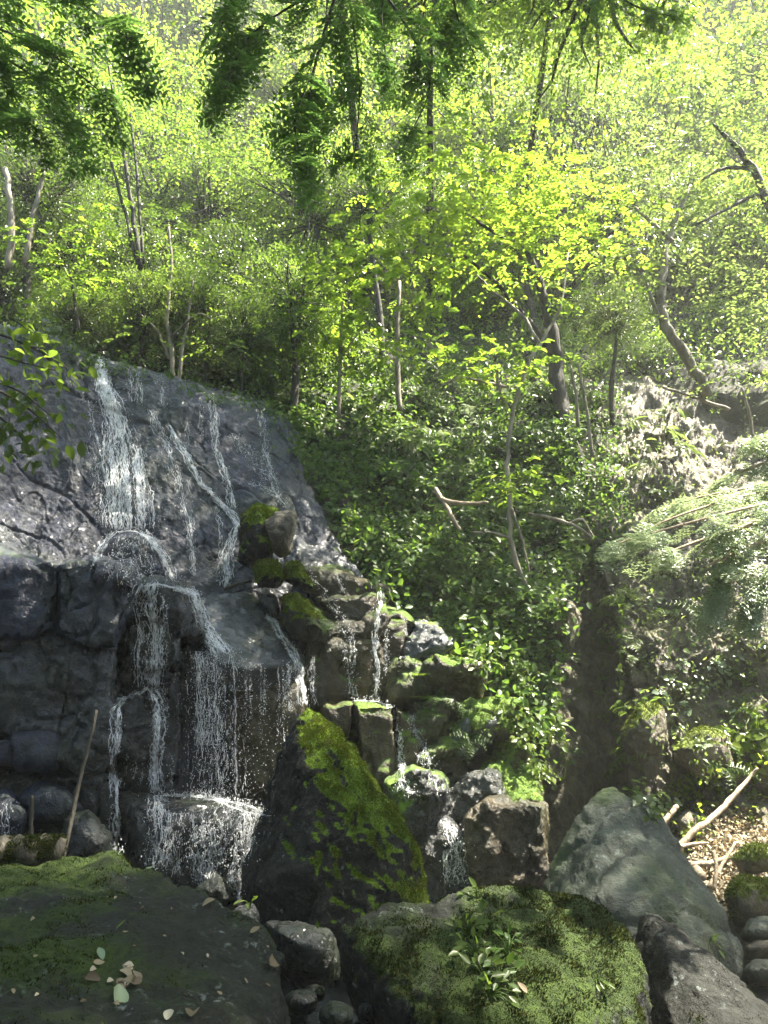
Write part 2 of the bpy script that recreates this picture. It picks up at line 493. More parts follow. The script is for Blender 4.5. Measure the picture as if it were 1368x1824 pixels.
# fall wall, upper slab then vertical lower wall
sheet('cliff', [
    [(-700, 500, 9.8), (-300, 520, 11.2), (-80, 570, 12.0), (80, 598, 12.9), (180, 642, 13.2), (340, 678, 13.7), (480, 728, 14.2), (530, 775, 14.5)],
    [(-700, 520, 8.2), (-300, 540, 9.8), (-80, 585, 10.7), (80, 615, 11.5), (180, 656, 11.9), (340, 692, 12.4), (488, 744, 13.0), (532, 800, 13.5)],
    [(-700, 760, 7.8), (-300, 770, 9.4), (-80, 780, 10.2), (80, 800, 11.0), (200, 810, 11.4), (360, 820, 11.8), (505, 835, 12.4), (560, 870, 12.9)],
    [(-700, 930, 7.6), (-300, 930, 9.2), (-80, 940, 9.9), (80, 950, 10.6), (200, 955, 11.0), (360, 960, 11.4), (515, 960, 11.9), (600, 960, 12.4)],
    [(-700, 1050, 7.2), (-300, 1040, 8.8), (-80, 1045, 9.4), (80, 1050, 10.0), (210, 1055, 10.4), (350, 1060, 10.8), (520, 1060, 11.3), (660, 1060, 11.8)],
    [(-700, 1200, 7.2), (-300, 1200, 8.8), (-80, 1200, 9.4), (80, 1200, 10.0), (210, 1200, 10.3), (350, 1200, 10.7), (520, 1200, 11.1), (660, 1200, 11.5)],
    [(-700, 1420, 7.2), (-300, 1420, 8.8), (-80, 1420, 9.3), (80, 1420, 9.8), (210, 1420, 10.1), (350, 1420, 10.4), (520, 1420, 10.8), (660, 1420, 11.2)],
    [(-700, 1700, 7.0), (-300, 1700, 8.4), (-80, 1700, 8.9), (80, 1700, 9.4), (210, 1700, 9.7), (350, 1700, 10.0), (520, 1700, 10.3), (660, 1700, 10.6)],
], 560, 620, [('fbm', .16, .5), ('crack', .05, (.45, .45, .38)), ('crack', .028, (1.3, 1.3, .8)), ('ridge', .035, (1.9, 1.9, 1.1)), ('ridge', .016, (4.5, 4.5, 3)), ('fbm', .010, 11)], M['wall'], 3.1,
    label='dark wet rock wall that the waterfall runs down')

# leafy bank right of the fall
sheet('bank', [
    [(420, 600, 19), (620, 600, 20), (760, 600, 20.5), (880, 600, 20.5), (1040, 600, 19.5)],
    [(440, 680, 16.3), (620, 690, 16.8), (760, 690, 17.2), (880, 690, 17.2), (1030, 690, 16.8)],
    [(500, 790, 14.5), (620, 780, 14.9), (760, 780, 15.3), (880, 780, 15.3), (1020, 780, 15.0)],
    [(530, 900, 13.3), (640, 900, 13.4), (760, 900, 13.6), (880, 900, 13.8), (1010, 900, 13.8)],
    [(600, 1050, 12.2), (680, 1050, 12.2), (780, 1050, 12.2), (900, 1050, 12.2), (1010, 1040, 12.4)],
    [(600, 1150, 11.6), (690, 1150, 11.6), (790, 1150, 11.4), (900, 1150, 11.3), (985, 1130, 11.6)],
    [(600, 1300, 10.9), (700, 1300, 10.8), (800, 1300, 10.7), (900, 1300, 10.5), (975, 1300, 10.8)],
    [(600, 1640, 9.9), (700, 1640, 9.9), (800, 1640, 9.9), (900, 1640, 9.9), (960, 1640, 10.0)],
], 220, 360, [('fbm', .3, .6), ('ridge', .08, 1.1), ('fbm', .05, 3)], M['soil'], 9.0, moss_up(.2, .4, .9), label='steep mossy earth bank beside the fall')

sheet('gully', [
    [(860, 740, 16.4), (960, 740, 16.8), (1060, 740, 16.8), (1200, 740, 16.2)],
    [(870, 860, 15.0), (960, 860, 15.3), (1060, 860, 15.3), (1190, 860, 14.6)],
    [(900, 1000, 13.6), (970, 1000, 14.0), (1050, 1000, 14.2), (1180, 1000, 13.6)],
    [(910, 1150, 12.8), (980, 1150, 13.1), (1050, 1150, 13.5), (1180, 1150, 13.0)],
    [(910, 1350, 12.2), (980, 1350, 12.4), (1070, 1350, 12.7), (1200, 1350, 12.2)],
    [(900, 1700, 11.6), (980, 1700, 11.8), (1090, 1700, 12), (1250, 1700, 11.5)],
], 160, 260, [('fbm', .2, .8), ('crack', .2, (1.0, 1.0, .6)), ('crack', .06, 2.5), ('ridge', .06, 3), ('fbm', .02, 9)], M['gully'], 21.0, label='shaded brown rock gully between bank and cliff')

sheet('cliff', [
    [(1000, 560, 21.5), (1200, 560, 21.5), (1400, 560, 20.5), (1700, 560, 19), (2100, 560, 16.5)],
    [(1030, 760, 16.6), (1200, 750, 16.5), (1400, 760, 15.5), (1700, 760, 14), (2100, 760, 11.5)],
    [(1050, 900, 14.4), (1180, 890, 14.0), (1400, 900, 13.2), (1700, 900, 11.8), (2100, 900, 9.3)],
    [(1088, 1060, 13.0), (1190, 1060, 12.6), (1400, 1060, 12.0), (1700, 1060, 10.4), (2100, 1060, 8)],
    [(1132, 1240, 12.0), (1210, 1240, 11.6), (1400, 1240, 11.1), (1700, 1240, 9.4), (2100, 1240, 7)],
    [(1118, 1340, 11.6), (1200, 1360, 11.1), (1400, 1350, 10.6), (1700, 1350, 8.7), (2100, 1350, 6.3)],
    [(1195, 1520, 11.0), (1260, 1520, 10.6), (1400, 1520, 10.0), (1700, 1520, 7.9), (2100, 1520, 5.5)],
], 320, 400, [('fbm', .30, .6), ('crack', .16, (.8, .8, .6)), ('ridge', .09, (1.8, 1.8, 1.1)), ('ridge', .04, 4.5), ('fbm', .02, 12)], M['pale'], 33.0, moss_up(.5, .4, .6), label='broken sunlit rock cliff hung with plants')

sheet('hillside', [
    [(-1300, 660, 90), (-500, 660, 90), (200, 655, 90), (684, 655, 90), (1200, 655, 90), (1900, 660, 88), (2600, 665, 86)],
    [(-2400, 215, 44), (-900, 215, 46), (0, 205, 46), (684, 200, 46), (1300, 205, 44), (2200, 215, 42), (3400, 215, 38)],
    [(-2400, 310, 28), (-900, 310, 30), (0, 310, 31), (684, 315, 32), (1300, 310, 31), (2200, 310, 28), (3400, 310, 24)],
    [(-2400, 430, 21), (-900, 430, 21), (0, 440, 21.5), (684, 430, 25), (1300, 430, 23.5), (2200, 420, 20), (3400, 420, 17)],
    [(-2400, 560, 14), (-900, 550, 14), (0, 560, 16.0), (684, 550, 21.5), (1300, 550, 20), (2200, 540, 14), (3400, 540, 11)],
    [(-2400, 700, 9), (-900, 680, 11), (0, 650, 13.8), (684, 700, 17.2), (1300, 700, 17.2), (2200, 700, 10), (3400, 700, 7)],
    [(-2400, 900, 6), (-900, 800, 9.5), (0, 760, 13.6), (684, 800, 17.0), (1300, 800, 17.0), (2200, 900, 8), (3400, 900, 5)],
], 200, 160, [('fbm', .6, .3), ('fbm', .2, 1.4)], M['soil'], 41.0, moss_up(.3, .4, .5), label='steep wooded hillside above the waterfall')

def ground_z(x, y):
    r = np.abs(x + .8)
    side = sstep(6, 18, r) * 10 + sstep(20, 90, r) * 12
    back = sstep(4, 22, -y) * 9  # unseen banks beside and behind, raised to block skylight
    return side + back + .04 * np.minimum(np.abs(y), 30)
gs = np.sinh(np.linspace(-4.3, 4.3, 170)) / math.sinh(4.3) * 120
gx, gy = np.meshgrid(gs, gs)
gp = np.stack([gx.ravel(), gy.ravel(), ground_z(gx, gy).ravel() - .12], -1)
gp[:, 2] += .12 * fbm(gp * .7, 4) + .05 * fbm(gp * 2.9, 3)
gp[:, 2] -= sstep(9.5, 14, gp[:, 1]) * 3
gi = np.arange(169)[:, None] * 170 + np.arange(169)[None]
gq = np.stack([gi, gi + 1, gi + 171, gi + 170], -1).reshape(-1, 4)
tag(link('ground', make_mesh('ground', gp, quads=gq, attrs={'moss': np.zeros(len(gp))}), M['dark']), 'dark rocky stream bed', None, None, 'structure')

sheet('slope', [
    [(1090, 1470, 11.4), (1240, 1440, 11.3), (1420, 1400, 10.9), (1700, 1380, 9.5)],
    [(1110, 1540, 9.9), (1260, 1530, 9.8), (1440, 1500, 9.5), (1750, 1480, 8)],
    [(1130, 1640, 8.3), (1290, 1630, 8.2), (1460, 1620, 8.0), (1800, 1600, 7)],
    [(1150, 1760, 7.0), (1330, 1750, 6.9), (1500, 1740, 6.7), (1850, 1720, 6)],
    [(1150, 2000, 5.4), (1330, 2000, 5.3), (1560, 2000, 5.0), (1950, 2000, 4.5)],
], 160, 160, [('fbm', .12, 1.2), ('fbm', .05, 5), ('block', .08, 2.2)], M['litter'], 55.0, label='sunlit slope of dry leaf litter and stones')

# ------------------------------------------------------------------ rocks
def rock_data(pts, vox, smooth, layers, seed):
    import bmesh
    bm = bmesh.new()
    for p in pts:
        bm.verts.new(p)
    bmesh.ops.convex_hull(bm, input=bm.verts)
    loose = [v for v in bm.verts if not v.link_faces]
    bmesh.ops.delete(bm, geom=loose, context='VERTS')
    bmesh.ops.recalc_face_normals(bm, faces=bm.faces)
    me = bpy.data.meshes.new('tmp'); bm.to_mesh(me); bm.free()
    o = bpy.data.objects.new('tmp', me); C.objects.link(o)
    md = o.modifiers.new('r', 'REMESH'); md.mode = 'VOXEL'; md.voxel_size = vox
    dg = bpy.context.evaluated_depsgraph_get()
    ev = o.evaluated_get(dg).to_mesh()
    n = len(ev.vertices)
    v = np.empty(n * 3, np.float32); ev.vertices.foreach_get('co', v); v = v.reshape(-1, 3).astype(float)
    e = np.empty(len(ev.edges) * 2, np.int32); ev.edges.foreach_get('vertices', e); e = e.reshape(-1, 2)
    f = [tuple(p.vertices) for p in ev.polygons]
    o.evaluated_get(dg).to_mesh_clear()
    bpy.data.objects.remove(o); bpy.data.meshes.remove(me)
    quads = np.array([x for x in f if len(x) == 4], int).reshape(-1, 4)
    tris = np.array([x for x in f if len(x) == 3], int).reshape(-1, 3)
    deg = np.bincount(e.ravel(), minlength=n).astype(float)
    for _ in range(smooth):
        s = np.zeros_like(v)
        for k in range(3):
            s[:, k] = np.bincount(e[:, 0], v[e[:, 1], k], n) + np.bincount(e[:, 1], v[e[:, 0], k], n)
        v = .4 * v + .6 * s / deg[:, None]
    nr = vnormals(v, quads)
    v, d = displace(v, nr, layers, seed)
    return v, quads, tris
def vnormals(v, q):
    fn = np.cross(v[q[:, 2]] - v[q[:, 0]], v[q[:, 3]] - v[q[:, 1]])
    out = np.zeros_like(v)
    for k in range(4):
        for c in range(3):
            out[:, c] += np.bincount(q[:, k], fn[:, c], len(v))
    return out / (np.linalg.norm(out, axis=1)[:, None] + 1e-12)

def outline(pts, Y, thick, bulge=.75, flat=False):
    """hull points from a silhouette standing at depth Y, thick metres deep"""
    a = np.array([(p[0], p[1], p[2] if len(p) > 2 else Y) for p in pts], float)
    c = a[:, :2].mean(0)
    w = [tuple(x) for x in PA(a)]
    for s, dy in (((bulge, -.5), (bulge * .55, -.62), (bulge * .95, .5)) if not flat else ((.985, -.5), (.8, -.53), (1.0, .5))):
        b = a.copy(); b[:, :2] = c + (b[:, :2] - c) * s; b[:, 2] += dy * thick
        w += [tuple(x) for x in PA(b)]
    return w
RN = 0
def rock(name, pts, mat, label, cat='boulder', vox=.05, smooth=3, layers=None, moss=None, tufts=0, tl=.03, group=None, bvh=True, parent=None, seed=None, tm='moss_b'):
    global RN
    RN += 1
    size = np.ptp(np.array([tuple(p) for p in pts]), axis=0).max()
    if layers is None:
        layers = [('fbm', .05 * size, 1.6 / size), ('block', .035 * size, 2.6 / size), ('ridge', .012 * size, 7 / size), ('fbm', .006 * size, 20 / size)]
    v, q, t = rock_data([tuple(p) for p in pts], vox, smooth, layers, RN * 7.7 if seed is None else seed)
    n = vnormals(v, q)
    mo = np.zeros(len(v)) if moss is None else moss(v, n)
    me = make_mesh(name, v, tris=t, quads=q, attrs={'moss': mo})
    org = Vector((v[:, 0].mean(), v[:, 1].mean(), v[:, 2].min()))
    me.transform(Matrix.Translation(-org))
    o = link(name, me, mat, parent, org)
    if parent is None:
        tag(o, label, cat, group)
    if bvh: add_bvh(name, v, q)
    if tufts:
        fc = v[q].mean(1); fm = mo[q].mean(1) + .35 * fbm(fc * 3.3, 3)
        fn = n[q].mean(1)
        ar = np.linalg.norm(np.cross(v[q[:, 2]] - v[q[:, 0]], v[q[:, 3]] - v[q[:, 1]]), axis=1)
        w = ar * np.clip(fm - .35, 0, .6) * (np.sum(fn * (np.array([0, 0, CAM_Z]) - fc), 1) > -1.0)
        if w.sum() > 0:
            i = RNG.choice(len(q), tufts, p=w / w.sum())
            b = RNG.random((tufts, 2))
            p = v[q[i, 0]] * (1 - b[:, :1]) * (1 - b[:, 1:]) + v[q[i, 1]] * b[:, :1] * (1 - b[:, 1:]) + v[q[i, 2]] * b[:, :1] * b[:, 1:] + v[q[i, 3]] * (1 - b[:, :1]) * b[:, 1:]
            d = fn[i] + .75 * rand_unit(tufts)
            mbm = MB()
            mbm.leaves(p - np.array(org) - fn[i] * .004, d, rand_unit(tufts), tl * (.35 + RNG.random(tufts)) * (.7 + .9 * np.clip(fbm(p * 6.0, 3) + .4, 0, 1)), L4, .35)
            mm = mbm.build('moss', M[tm], o)
            mm['kind'] = 'stuff'
    return o

FRL = lambda s: [('fbm', .05 * s, 1.3 / s), ('block', .02 * s, 3.2 / s), ('ridge', .010 * s, 8 / s), ('fbm', .006 * s, 26 / s), ('fbm', .003 * s, 60 / s)]
# pyramid boulder
pyr = [P(545, 1250, 7.6), P(528, 1275, 7.5), P(560, 1268, 7.5), P(500, 1350, 7.6), P(470, 1450, 7.6), P(425, 1560, 7.4), P(423, 1600, 7.3), P(450, 1700, 7.2),
       P(566, 1385, 6.85), P(655, 1440, 6.7), P(738, 1490, 6.8), P(592, 1302, 7.75), P(648, 1372, 7.9), P(715, 1445, 7.8), P(530, 1330, 7.1), P(765, 1560, 7.1), P(768, 1620, 7.1), P(740, 1720, 7.0),
       P(480, 1560, 6.7), P(560, 1560, 6.4), P(700, 1590, 6.5), P(560, 1750, 6.3), P(545, 1300, 8.3), P(620, 1400, 8.9), P(720, 1560, 8.9), P(450, 1560, 8.6), P(600, 1760, 8.8)]
def pyr_moss(p, n):
    return np.clip(1.25 * sstep(.30, .58, n[:, 2] * .75 + n[:, 0] * .55 + .22 * fbm(p * 1.8, 4)) + .35 * sstep(-.5, -.8, n[:, 0]) * sstep(.1, .4, fbm(p * 1.4, 3)), 0, 1)
rock('boulder', pyr, M['boulder'], 'tall pointed pyramid boulder with a bright mossy right slope in front of the fall', vox=.028, smooth=4, layers=FRL(1.8), moss=pyr_moss, tufts=60000, tl=.020)
# big left foreground boulder
fl = [P(-420, 1480, 6.0), P(-100, 1505, 5.8), P(110, 1512, 5.7), P(200, 1522, 5.6), P(300, 1552, 5.3), P(380, 1598, 5.0), P(470, 1655, 4.6), P(512, 1692, 4.3), P(512, 1760, 3.9), P(478, 1900, 3.2),
      P(430, 2050, 2.8), P(100, 2050, 2.4), P(-420, 1900, 2.6), P(-600, 1650, 4.2), P(380, 1900, 2.9), (-3.2, 3.0, 0), (-.4, 3.0, 0), (-.55, 4.2, 0), (-1.2, 5.6, 0), (-4, 6, 0), (-1, 2.2, .4),(-3.0,2.2,.4)]
rock('boulder', fl, M['fore'], 'broad flat-topped mossy boulder filling the bottom left corner, strewn with fallen leaves', vox=.03, smooth=5,
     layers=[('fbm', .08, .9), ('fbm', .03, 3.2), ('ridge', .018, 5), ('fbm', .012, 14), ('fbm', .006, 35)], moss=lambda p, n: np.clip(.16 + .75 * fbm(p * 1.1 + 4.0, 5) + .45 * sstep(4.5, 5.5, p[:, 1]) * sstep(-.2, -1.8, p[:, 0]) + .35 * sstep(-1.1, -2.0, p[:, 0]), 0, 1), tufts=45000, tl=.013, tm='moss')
# front centre boulder, moss on top, dark hollow under
fc_ = [P(603, 1650, 4.9), P(650, 1622, 5.0), P(740, 1600, 5.1), P(830, 1570, 5.2), P(960, 1558, 5.3), P(1040, 1578, 5.2), P(1100, 1630, 5.0), P(1132, 1690, 4.8), P(1140, 1840, 4.3),
       P(1120, 2100, 3.7), P(640, 1700, 4.6), P(740, 1720, 4.3), P(850, 1790, 4.0), P(930, 1900, 3.7), P(1000, 2100, 3.3), P(600, 1700, 5.0), P(620, 1780, 5.7), P(720, 1950, 5.4), P(820, 2200, 4.9), P(840, 1620, 6.0), P(1050, 1640, 6.2), P(1100, 1900, 5.6), P(650, 1760, 5.9)]
rock('boulder', fc_, M['fore'], 'rounded mossy foreground boulder with small ferny plants growing down its face', vox=.026, smooth=4,
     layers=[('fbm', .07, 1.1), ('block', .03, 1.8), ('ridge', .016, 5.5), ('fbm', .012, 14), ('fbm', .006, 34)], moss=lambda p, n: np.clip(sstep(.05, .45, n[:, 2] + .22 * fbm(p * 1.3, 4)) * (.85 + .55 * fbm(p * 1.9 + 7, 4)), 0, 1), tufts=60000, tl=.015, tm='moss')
# grey back right boulder
gb = [P(1085, 1405, 7.9), P(1060, 1425, 7.9), P(1040, 1440, 7.8), P(1000, 1520, 7.7), P(978, 1575, 7.6), P(985, 1700, 7.4), P(1120, 1432, 7.9), P(1180, 1475, 7.8), P(1240, 1560, 7.5), P(1300, 1640, 7.2), P(1325, 1690, 7.0), P(1318, 1740, 6.8), P(1300, 1900, 6.4),
      P(1060, 1600, 6.7), P(1180, 1580, 6.7), P(1250, 1660, 6.4), P(1200, 1850, 6.0), P(1000, 1850, 6.4), P(1120, 1480, 9.2), P(1260, 1600, 8.8), P(1050, 1600, 9.0), P(1150, 1900, 8.6)]
rock('boulder', gb, M['grey'], 'large plain grey-green boulder with a peaked top on the right, mostly free of moss', vox=.034, smooth=3, layers=FRL(2.0), moss=lambda p, n: np.clip(.25 + .5 * fbm(p * 1.1, 4), 0, .7))
fr_ = [P(1128, 1690, 5.3), P(1150, 1618, 5.5), P(1175, 1640, 5.3), P(1250, 1690, 5.0), P(1320, 1745, 4.7), P(1400, 1820, 4.4), P(1140, 1760, 5.2), P(1145, 1950, 4.8), P(1200, 1720, 4.8), P(1300, 1810, 4.4), P(1400, 1950, 4.1), P(1180, 2050, 4.3), P(1350, 2150, 3.8),
       P(1180, 1660, 6.0), P(1300, 1780, 5.8), P(1420, 1860, 5.3), P(1200, 2000, 5.8), P(1450, 2100, 4.6)]
rock('boulder', fr_, M['boulder'], 'angular dark-faced boulder in the bottom right corner with a sloping pale edge', vox=.028, smooth=3, layers=FRL(1.4), moss=lambda p, n: np.clip(sstep(.2, .7, n[:, 2] + .4 * fbm(p * 1.5, 3)) * .25, 0, 1), tufts=1200, tl=.014, tm='moss')
# stream rocks between the foreground boulders
rock('rock', outline([(470, 1640), (540, 1628), (600, 1650), (612, 1720), (600, 1760), (540, 1770), (490, 1720)], 5.6, 1.0), M['dark'], 'wet dark rock sloping down to the stream below the pyramid boulder', 'rock', vox=.025, smooth=3)
rock('rock', outline([(345, 1580), (385, 1550), (410, 1575), (425, 1610), (400, 1625), (350, 1600)], 7.3, .7), M['dark'], 'small dark wedge rock just left of the foot of the pyramid boulder', 'rock', vox=.025)
rock('rock', outline([(415, 1620), (450, 1610), (465, 1640), (450, 1665), (420, 1655)], 6.0, .5), M['dark'], 'small grey stone with a leaf tuft behind the left boulder rim', 'rock', vox=.02)
for i, (x, y, w, h, Y, lb) in enumerate([(535, 1785, 60, 40, 4.6, 'flat black wet stone at the edge of the stream water'), (600, 1812, 70, 50, 4.3, 'grooved dark stone at the bottom edge between the big boulders'),
                                          (500, 1822, 40, 40, 4.3, 'black wet stone touching the left boulder at the bottom edge'), (655, 1800, 40, 36, 4.9, 'small dark stone in the hollow under the front mossy boulder'), (560, 1770, 40, 22, 5.1, 'narrow wet stone under the sloping dark rock')]):
    rock('rock', outline([(x - w / 2, y), (x - w / 4, y - h / 2), (x + w / 3, y - h / 2.2), (x + w / 2, y), (x + w / 3, y + h / 2), (x - w / 3, y + h / 2)], Y, .4), M['dark'], lb, 'rock', vox=.02)

# left lower blocks of the wall: separate rock blocks, parts of one ledge
LB = lambda s: [('fbm', .045 * s, 1.6 / s), ('block', .022 * s, 1.7 / s), ('ridge', .014 * s, 5 / s), ('fbm', .010 * s, 14 / s), ('fbm', .006 * s, 30 / s)]
ledge = empty('rock_ledge', P(60, 1540, 9.2))
tag(ledge, 'massive dark rock ledge split by cracks left of the lower cascade', 'rock ledge')
bpy.context.view_layer.update()
BLK = [('fbm', .15, .75), ('crack', .09, .9), ('ridge', .03, 1.7), ('ridge', .013, 5), ('fbm', .009, 13)]
def swell(pts, d):
    cx, cy_ = sum(p[0] for p in pts) / len(pts), sum(p[1] for p in pts) / len(pts)
    return [(p[0] + d * (p[0] - cx) / (abs(p[0] - cx) + abs(p[1] - cy_) + 1) * 1.3, p[1] + d * (p[1] - cy_) / (abs(p[0] - cx) + abs(p[1] - cy_) + 1) * 1.3) for p in pts]
def block(parent, pts, Y, thick, mat, s=1.2, moss=None, vox=.028, bulge=.9):
    o = rock('rock_block', outline(swell(pts, 3.5), Y, thick, bulge, True), mat, None, vox=vox, smooth=0, layers=BLK, moss=moss, parent=parent, seed=2.2)
    o.matrix_parent_inverse = Matrix.Translation(-parent.location)
    return o
am = lambda p, n: np.clip(.25 * sstep(.1, .7, n[:, 2]) + .5 * fbm(p * .9, 3), 0, .75)
block(ledge, [(-250, 1002), (-60, 1000), (40, 1012), (108, 1004), (100, 1060), (97, 1124), (50, 1133), (-60, 1122), (-250, 1128)], 9.25, 1.6, M['wall'], moss=am)
block(ledge, [(103, 1008), (170, 1000), (225, 1016), (246, 1042), (230, 1090), (206, 1152), (160, 1150), (128, 1143), (98, 1130), (101, 1060)], 9.15, 1.7, M['wall'], moss=am)
block(ledge, [(-250, 1126), (-60, 1124), (48, 1135), (96, 1130), (128, 1146), (122, 1200), (113, 1250), (102, 1308), (10, 1316), (-250, 1312)], 9.3, 1.5, M['dark'], moss=am)
block(ledge, [(130, 1147), (160, 1153), (207, 1155), (204, 1220), (194, 1300), (165, 1352), (95, 1350), (104, 1305), (116, 1250), (125, 1200)], 9.35, 1.5, M['dark'], moss=am)
block(ledge, [(-250, 1314), (10, 1318), (92, 1312), (90, 1352), (-20, 1360), (-250, 1350)], 9.2, 1.4, M['wall'])
block(ledge, [(-250, 1400), (20, 1392), (110, 1380), (195, 1400), (205, 1520), (100, 1560), (-250, 1560)], 9.5, 1.2, M['dark'])
rock('rock', outline([(20, 1420), (70, 1390), (120, 1400), (150, 1440), (110, 1480), (40, 1470)], 8.6, .7), M['wall'], 'bluish wet rock at the wall foot behind the two stakes', 'rock', vox=.03)
rock('rock', outline([(-40, 1440), (10, 1410), (50, 1450), (40, 1500), (-40, 1510)], 8.3, .7), M['wall'], 'bluish wet rock at the left edge above the left boulder', 'rock', vox=.03)
rock('rock', outline([(110, 1450), (160, 1440), (195, 1500), (190, 1540), (120, 1540)], 8.2, .7), M['dark'], 'green-black rock at the wall foot right of the tall stake', 'rock', vox=.03)

# centre of the lower fall
lower = empty('rock_ledge', P(320, 1500, 10.0))
tag(lower, 'split dark rock ledge that the two middle cascades pour over', 'rock ledge')
bpy.context.view_layer.update()
block(lower, [(235, 1052), (280, 1042), (322, 1050), (330, 1080), (322, 1130), (326, 1190), (280, 1198), (222, 1192), (212, 1150), (228, 1100)], 9.9, 1.2, M['dark'])
block(lower, [(208, 1160), (222, 1195), (280, 1200), (326, 1194), (322, 1290), (300, 1430), (215, 1410), (203, 1260)], 9.85, .8, M['dark'])
block(lower, [(328, 1060), (348, 1062), (350, 1140), (332, 1150)], 10.2, .8, M['dark'], .5)
block(lower, [(215, 1250), (245, 1232), (278, 1245), (285, 1300), (250, 1330), (215, 1305)], 9.35, .6, M['dark'], .6)
rock('rock_slab', [P(352, 1062, 10.5), P(400, 1052, 10.8), P(450, 1055, 10.9), P(480, 1085, 10.8), P(545, 1165, 10.3), P(520, 1180, 9.9), P(430, 1192, 9.6), P(375, 1165, 9.6), P(360, 1110, 9.9), P(540, 1210, 10.2), P(430, 1235, 9.8), P(380, 1210, 9.9), P(450, 1100, 11.4), P(560, 1250, 11)],
     M['slab'], 'smooth blue-grey sloping slab between the middle cascade and the right trickle', 'rock slab', vox=.035, smooth=2, layers=LB(.8), moss=lambda p, n: np.clip(.3 * sstep(10.2, 10.9, p[:, 1]) + .45 * fbm(p * 1.2 + 5, 3) + .1, 0, .8))
rock('rock', outline([(400, 1190), (560, 1190), (565, 1300), (540, 1430), (420, 1440), (400, 1300)], 10.5, 1.0), M['brown'], 'dark brown recessed rock face under the blue-grey slab', 'rock', vox=.04, smooth=2)
# splash base rocks
rock('rock', outline([(200, 1410), (300, 1410), (400, 1425), (480, 1440), (470, 1560), (380, 1620), (210, 1600)], 9.2, 1.1), M['dark'], 'broad wet rock under the splashing foot of the waterfall', 'rock', vox=.04, smooth=4)
rock('rock', outline([(172, 1000), (200, 955), (240, 945), (285, 965), (305, 1020), (290, 1045), (180, 1040)], 10.4, .9), M['wall'], 'rounded knob of rock that the main cascade fans over', 'rock', vox=.035, smooth=4)

# boulders lodged in the middle of the fall
rock('boulder', outline([(422, 1000), (430, 920), (455, 897), (497, 905), (500, 940), (480, 1010), (440, 1010)], 11.0, .9), M['boulder'], 'square boulder with moss cap lodged on the fall, behind the grey cracked one', vox=.03, moss=moss_up(.0, .4, 1.0), tufts=4000, tl=.03)
rock('boulder', outline([(463, 930), (490, 912), (525, 908), (532, 930), (518, 985), (498, 992), (475, 965)], 10.7, .7), M['pale'], 'cracked bare grey boulder lodged beside the fall', vox=.025)
rock('boulder', outline([(449, 1010), (470, 994), (495, 1000), (508, 1030), (495, 1048), (460, 1047)], 10.5, .7), M['boulder'], 'small round bright-mossed boulder under the grey cracked boulder', vox=.025, moss=moss_up(-.3, .4, 1.0), tufts=5000, tl=.03)
rock('boulder', outline([(508, 1004), (530, 1002), (560, 1048), (540, 1050), (505, 1035)], 10.7, .7), M['boulder'], 'sloping mossy stone right of the small round mossy boulder', vox=.025, moss=moss_up(-.2, .4, 1.0), tufts=4000, tl=.03)
rock('boulder', outline([(502, 1065), (530, 1056), (572, 1090), (580, 1110), (565, 1147), (520, 1140), (500, 1110)], 10.3, .9), M['boulder'], 'large moss-topped boulder with a black underside in the middle of the fall', vox=.03, moss=moss_up(.05, .35, 1.0), tufts=6000, tl=.03)
rock('rock', outline([(455, 1055), (490, 1052), (500, 1100), (480, 1110)], 10.7, .6), M['dark'], 'narrow black wet rock wedged left of the moss-topped boulder', 'rock', vox=.025)

# right tiers
gm = lambda p, n: np.clip(.55 * sstep(.0, .6, n[:, 2]) + .45 * fbm(p * 1.1, 3), 0, .85)
tier = empty('rock_ledge', P(640, 1260, 10.6))
tag(tier, 'stepped olive rock ledge with thin trickles right of the fall', 'rock ledge')
bpy.context.view_layer.update()
block(tier, [(535, 1010), (600, 1020), (685, 1050), (683, 1062), (600, 1062), (545, 1055)], 11.5, 1.6, M['brown'], 1.0, gm)
block(tier, [(560, 1066), (675, 1066), (668, 1108), (600, 1100)], 11.1, 1.4, M['brown'], .8, gm)
block(tier, [(575, 1100), (655, 1125), (655, 1240), (565, 1252), (548, 1170)], 10.8, 1.1, M['brown'], .9, gm)
block(tier, [(545, 1150), (562, 1165), (558, 1255), (540, 1255)], 10.7, .8, M['brown'], .5, gm)
block(tier, [(662, 1112), (680, 1088), (720, 1092), (738, 1108), (712, 1190), (690, 1250), (660, 1245)], 10.8, 1.0, M['brown'], .8, gm)
block(tier, [(582, 1262), (625, 1256), (632, 1390), (598, 1400)], 10.2, .9, M['brown'], .7, gm)
block(tier, [(634, 1256), (700, 1258), (704, 1330), (690, 1395), (636, 1392)], 10.1, .9, M['brown'], .7, gm)
block(tier, [(706, 1262), (738, 1285), (745, 1350), (706, 1390)], 10.1, .8, M['brown'], .6, gm)
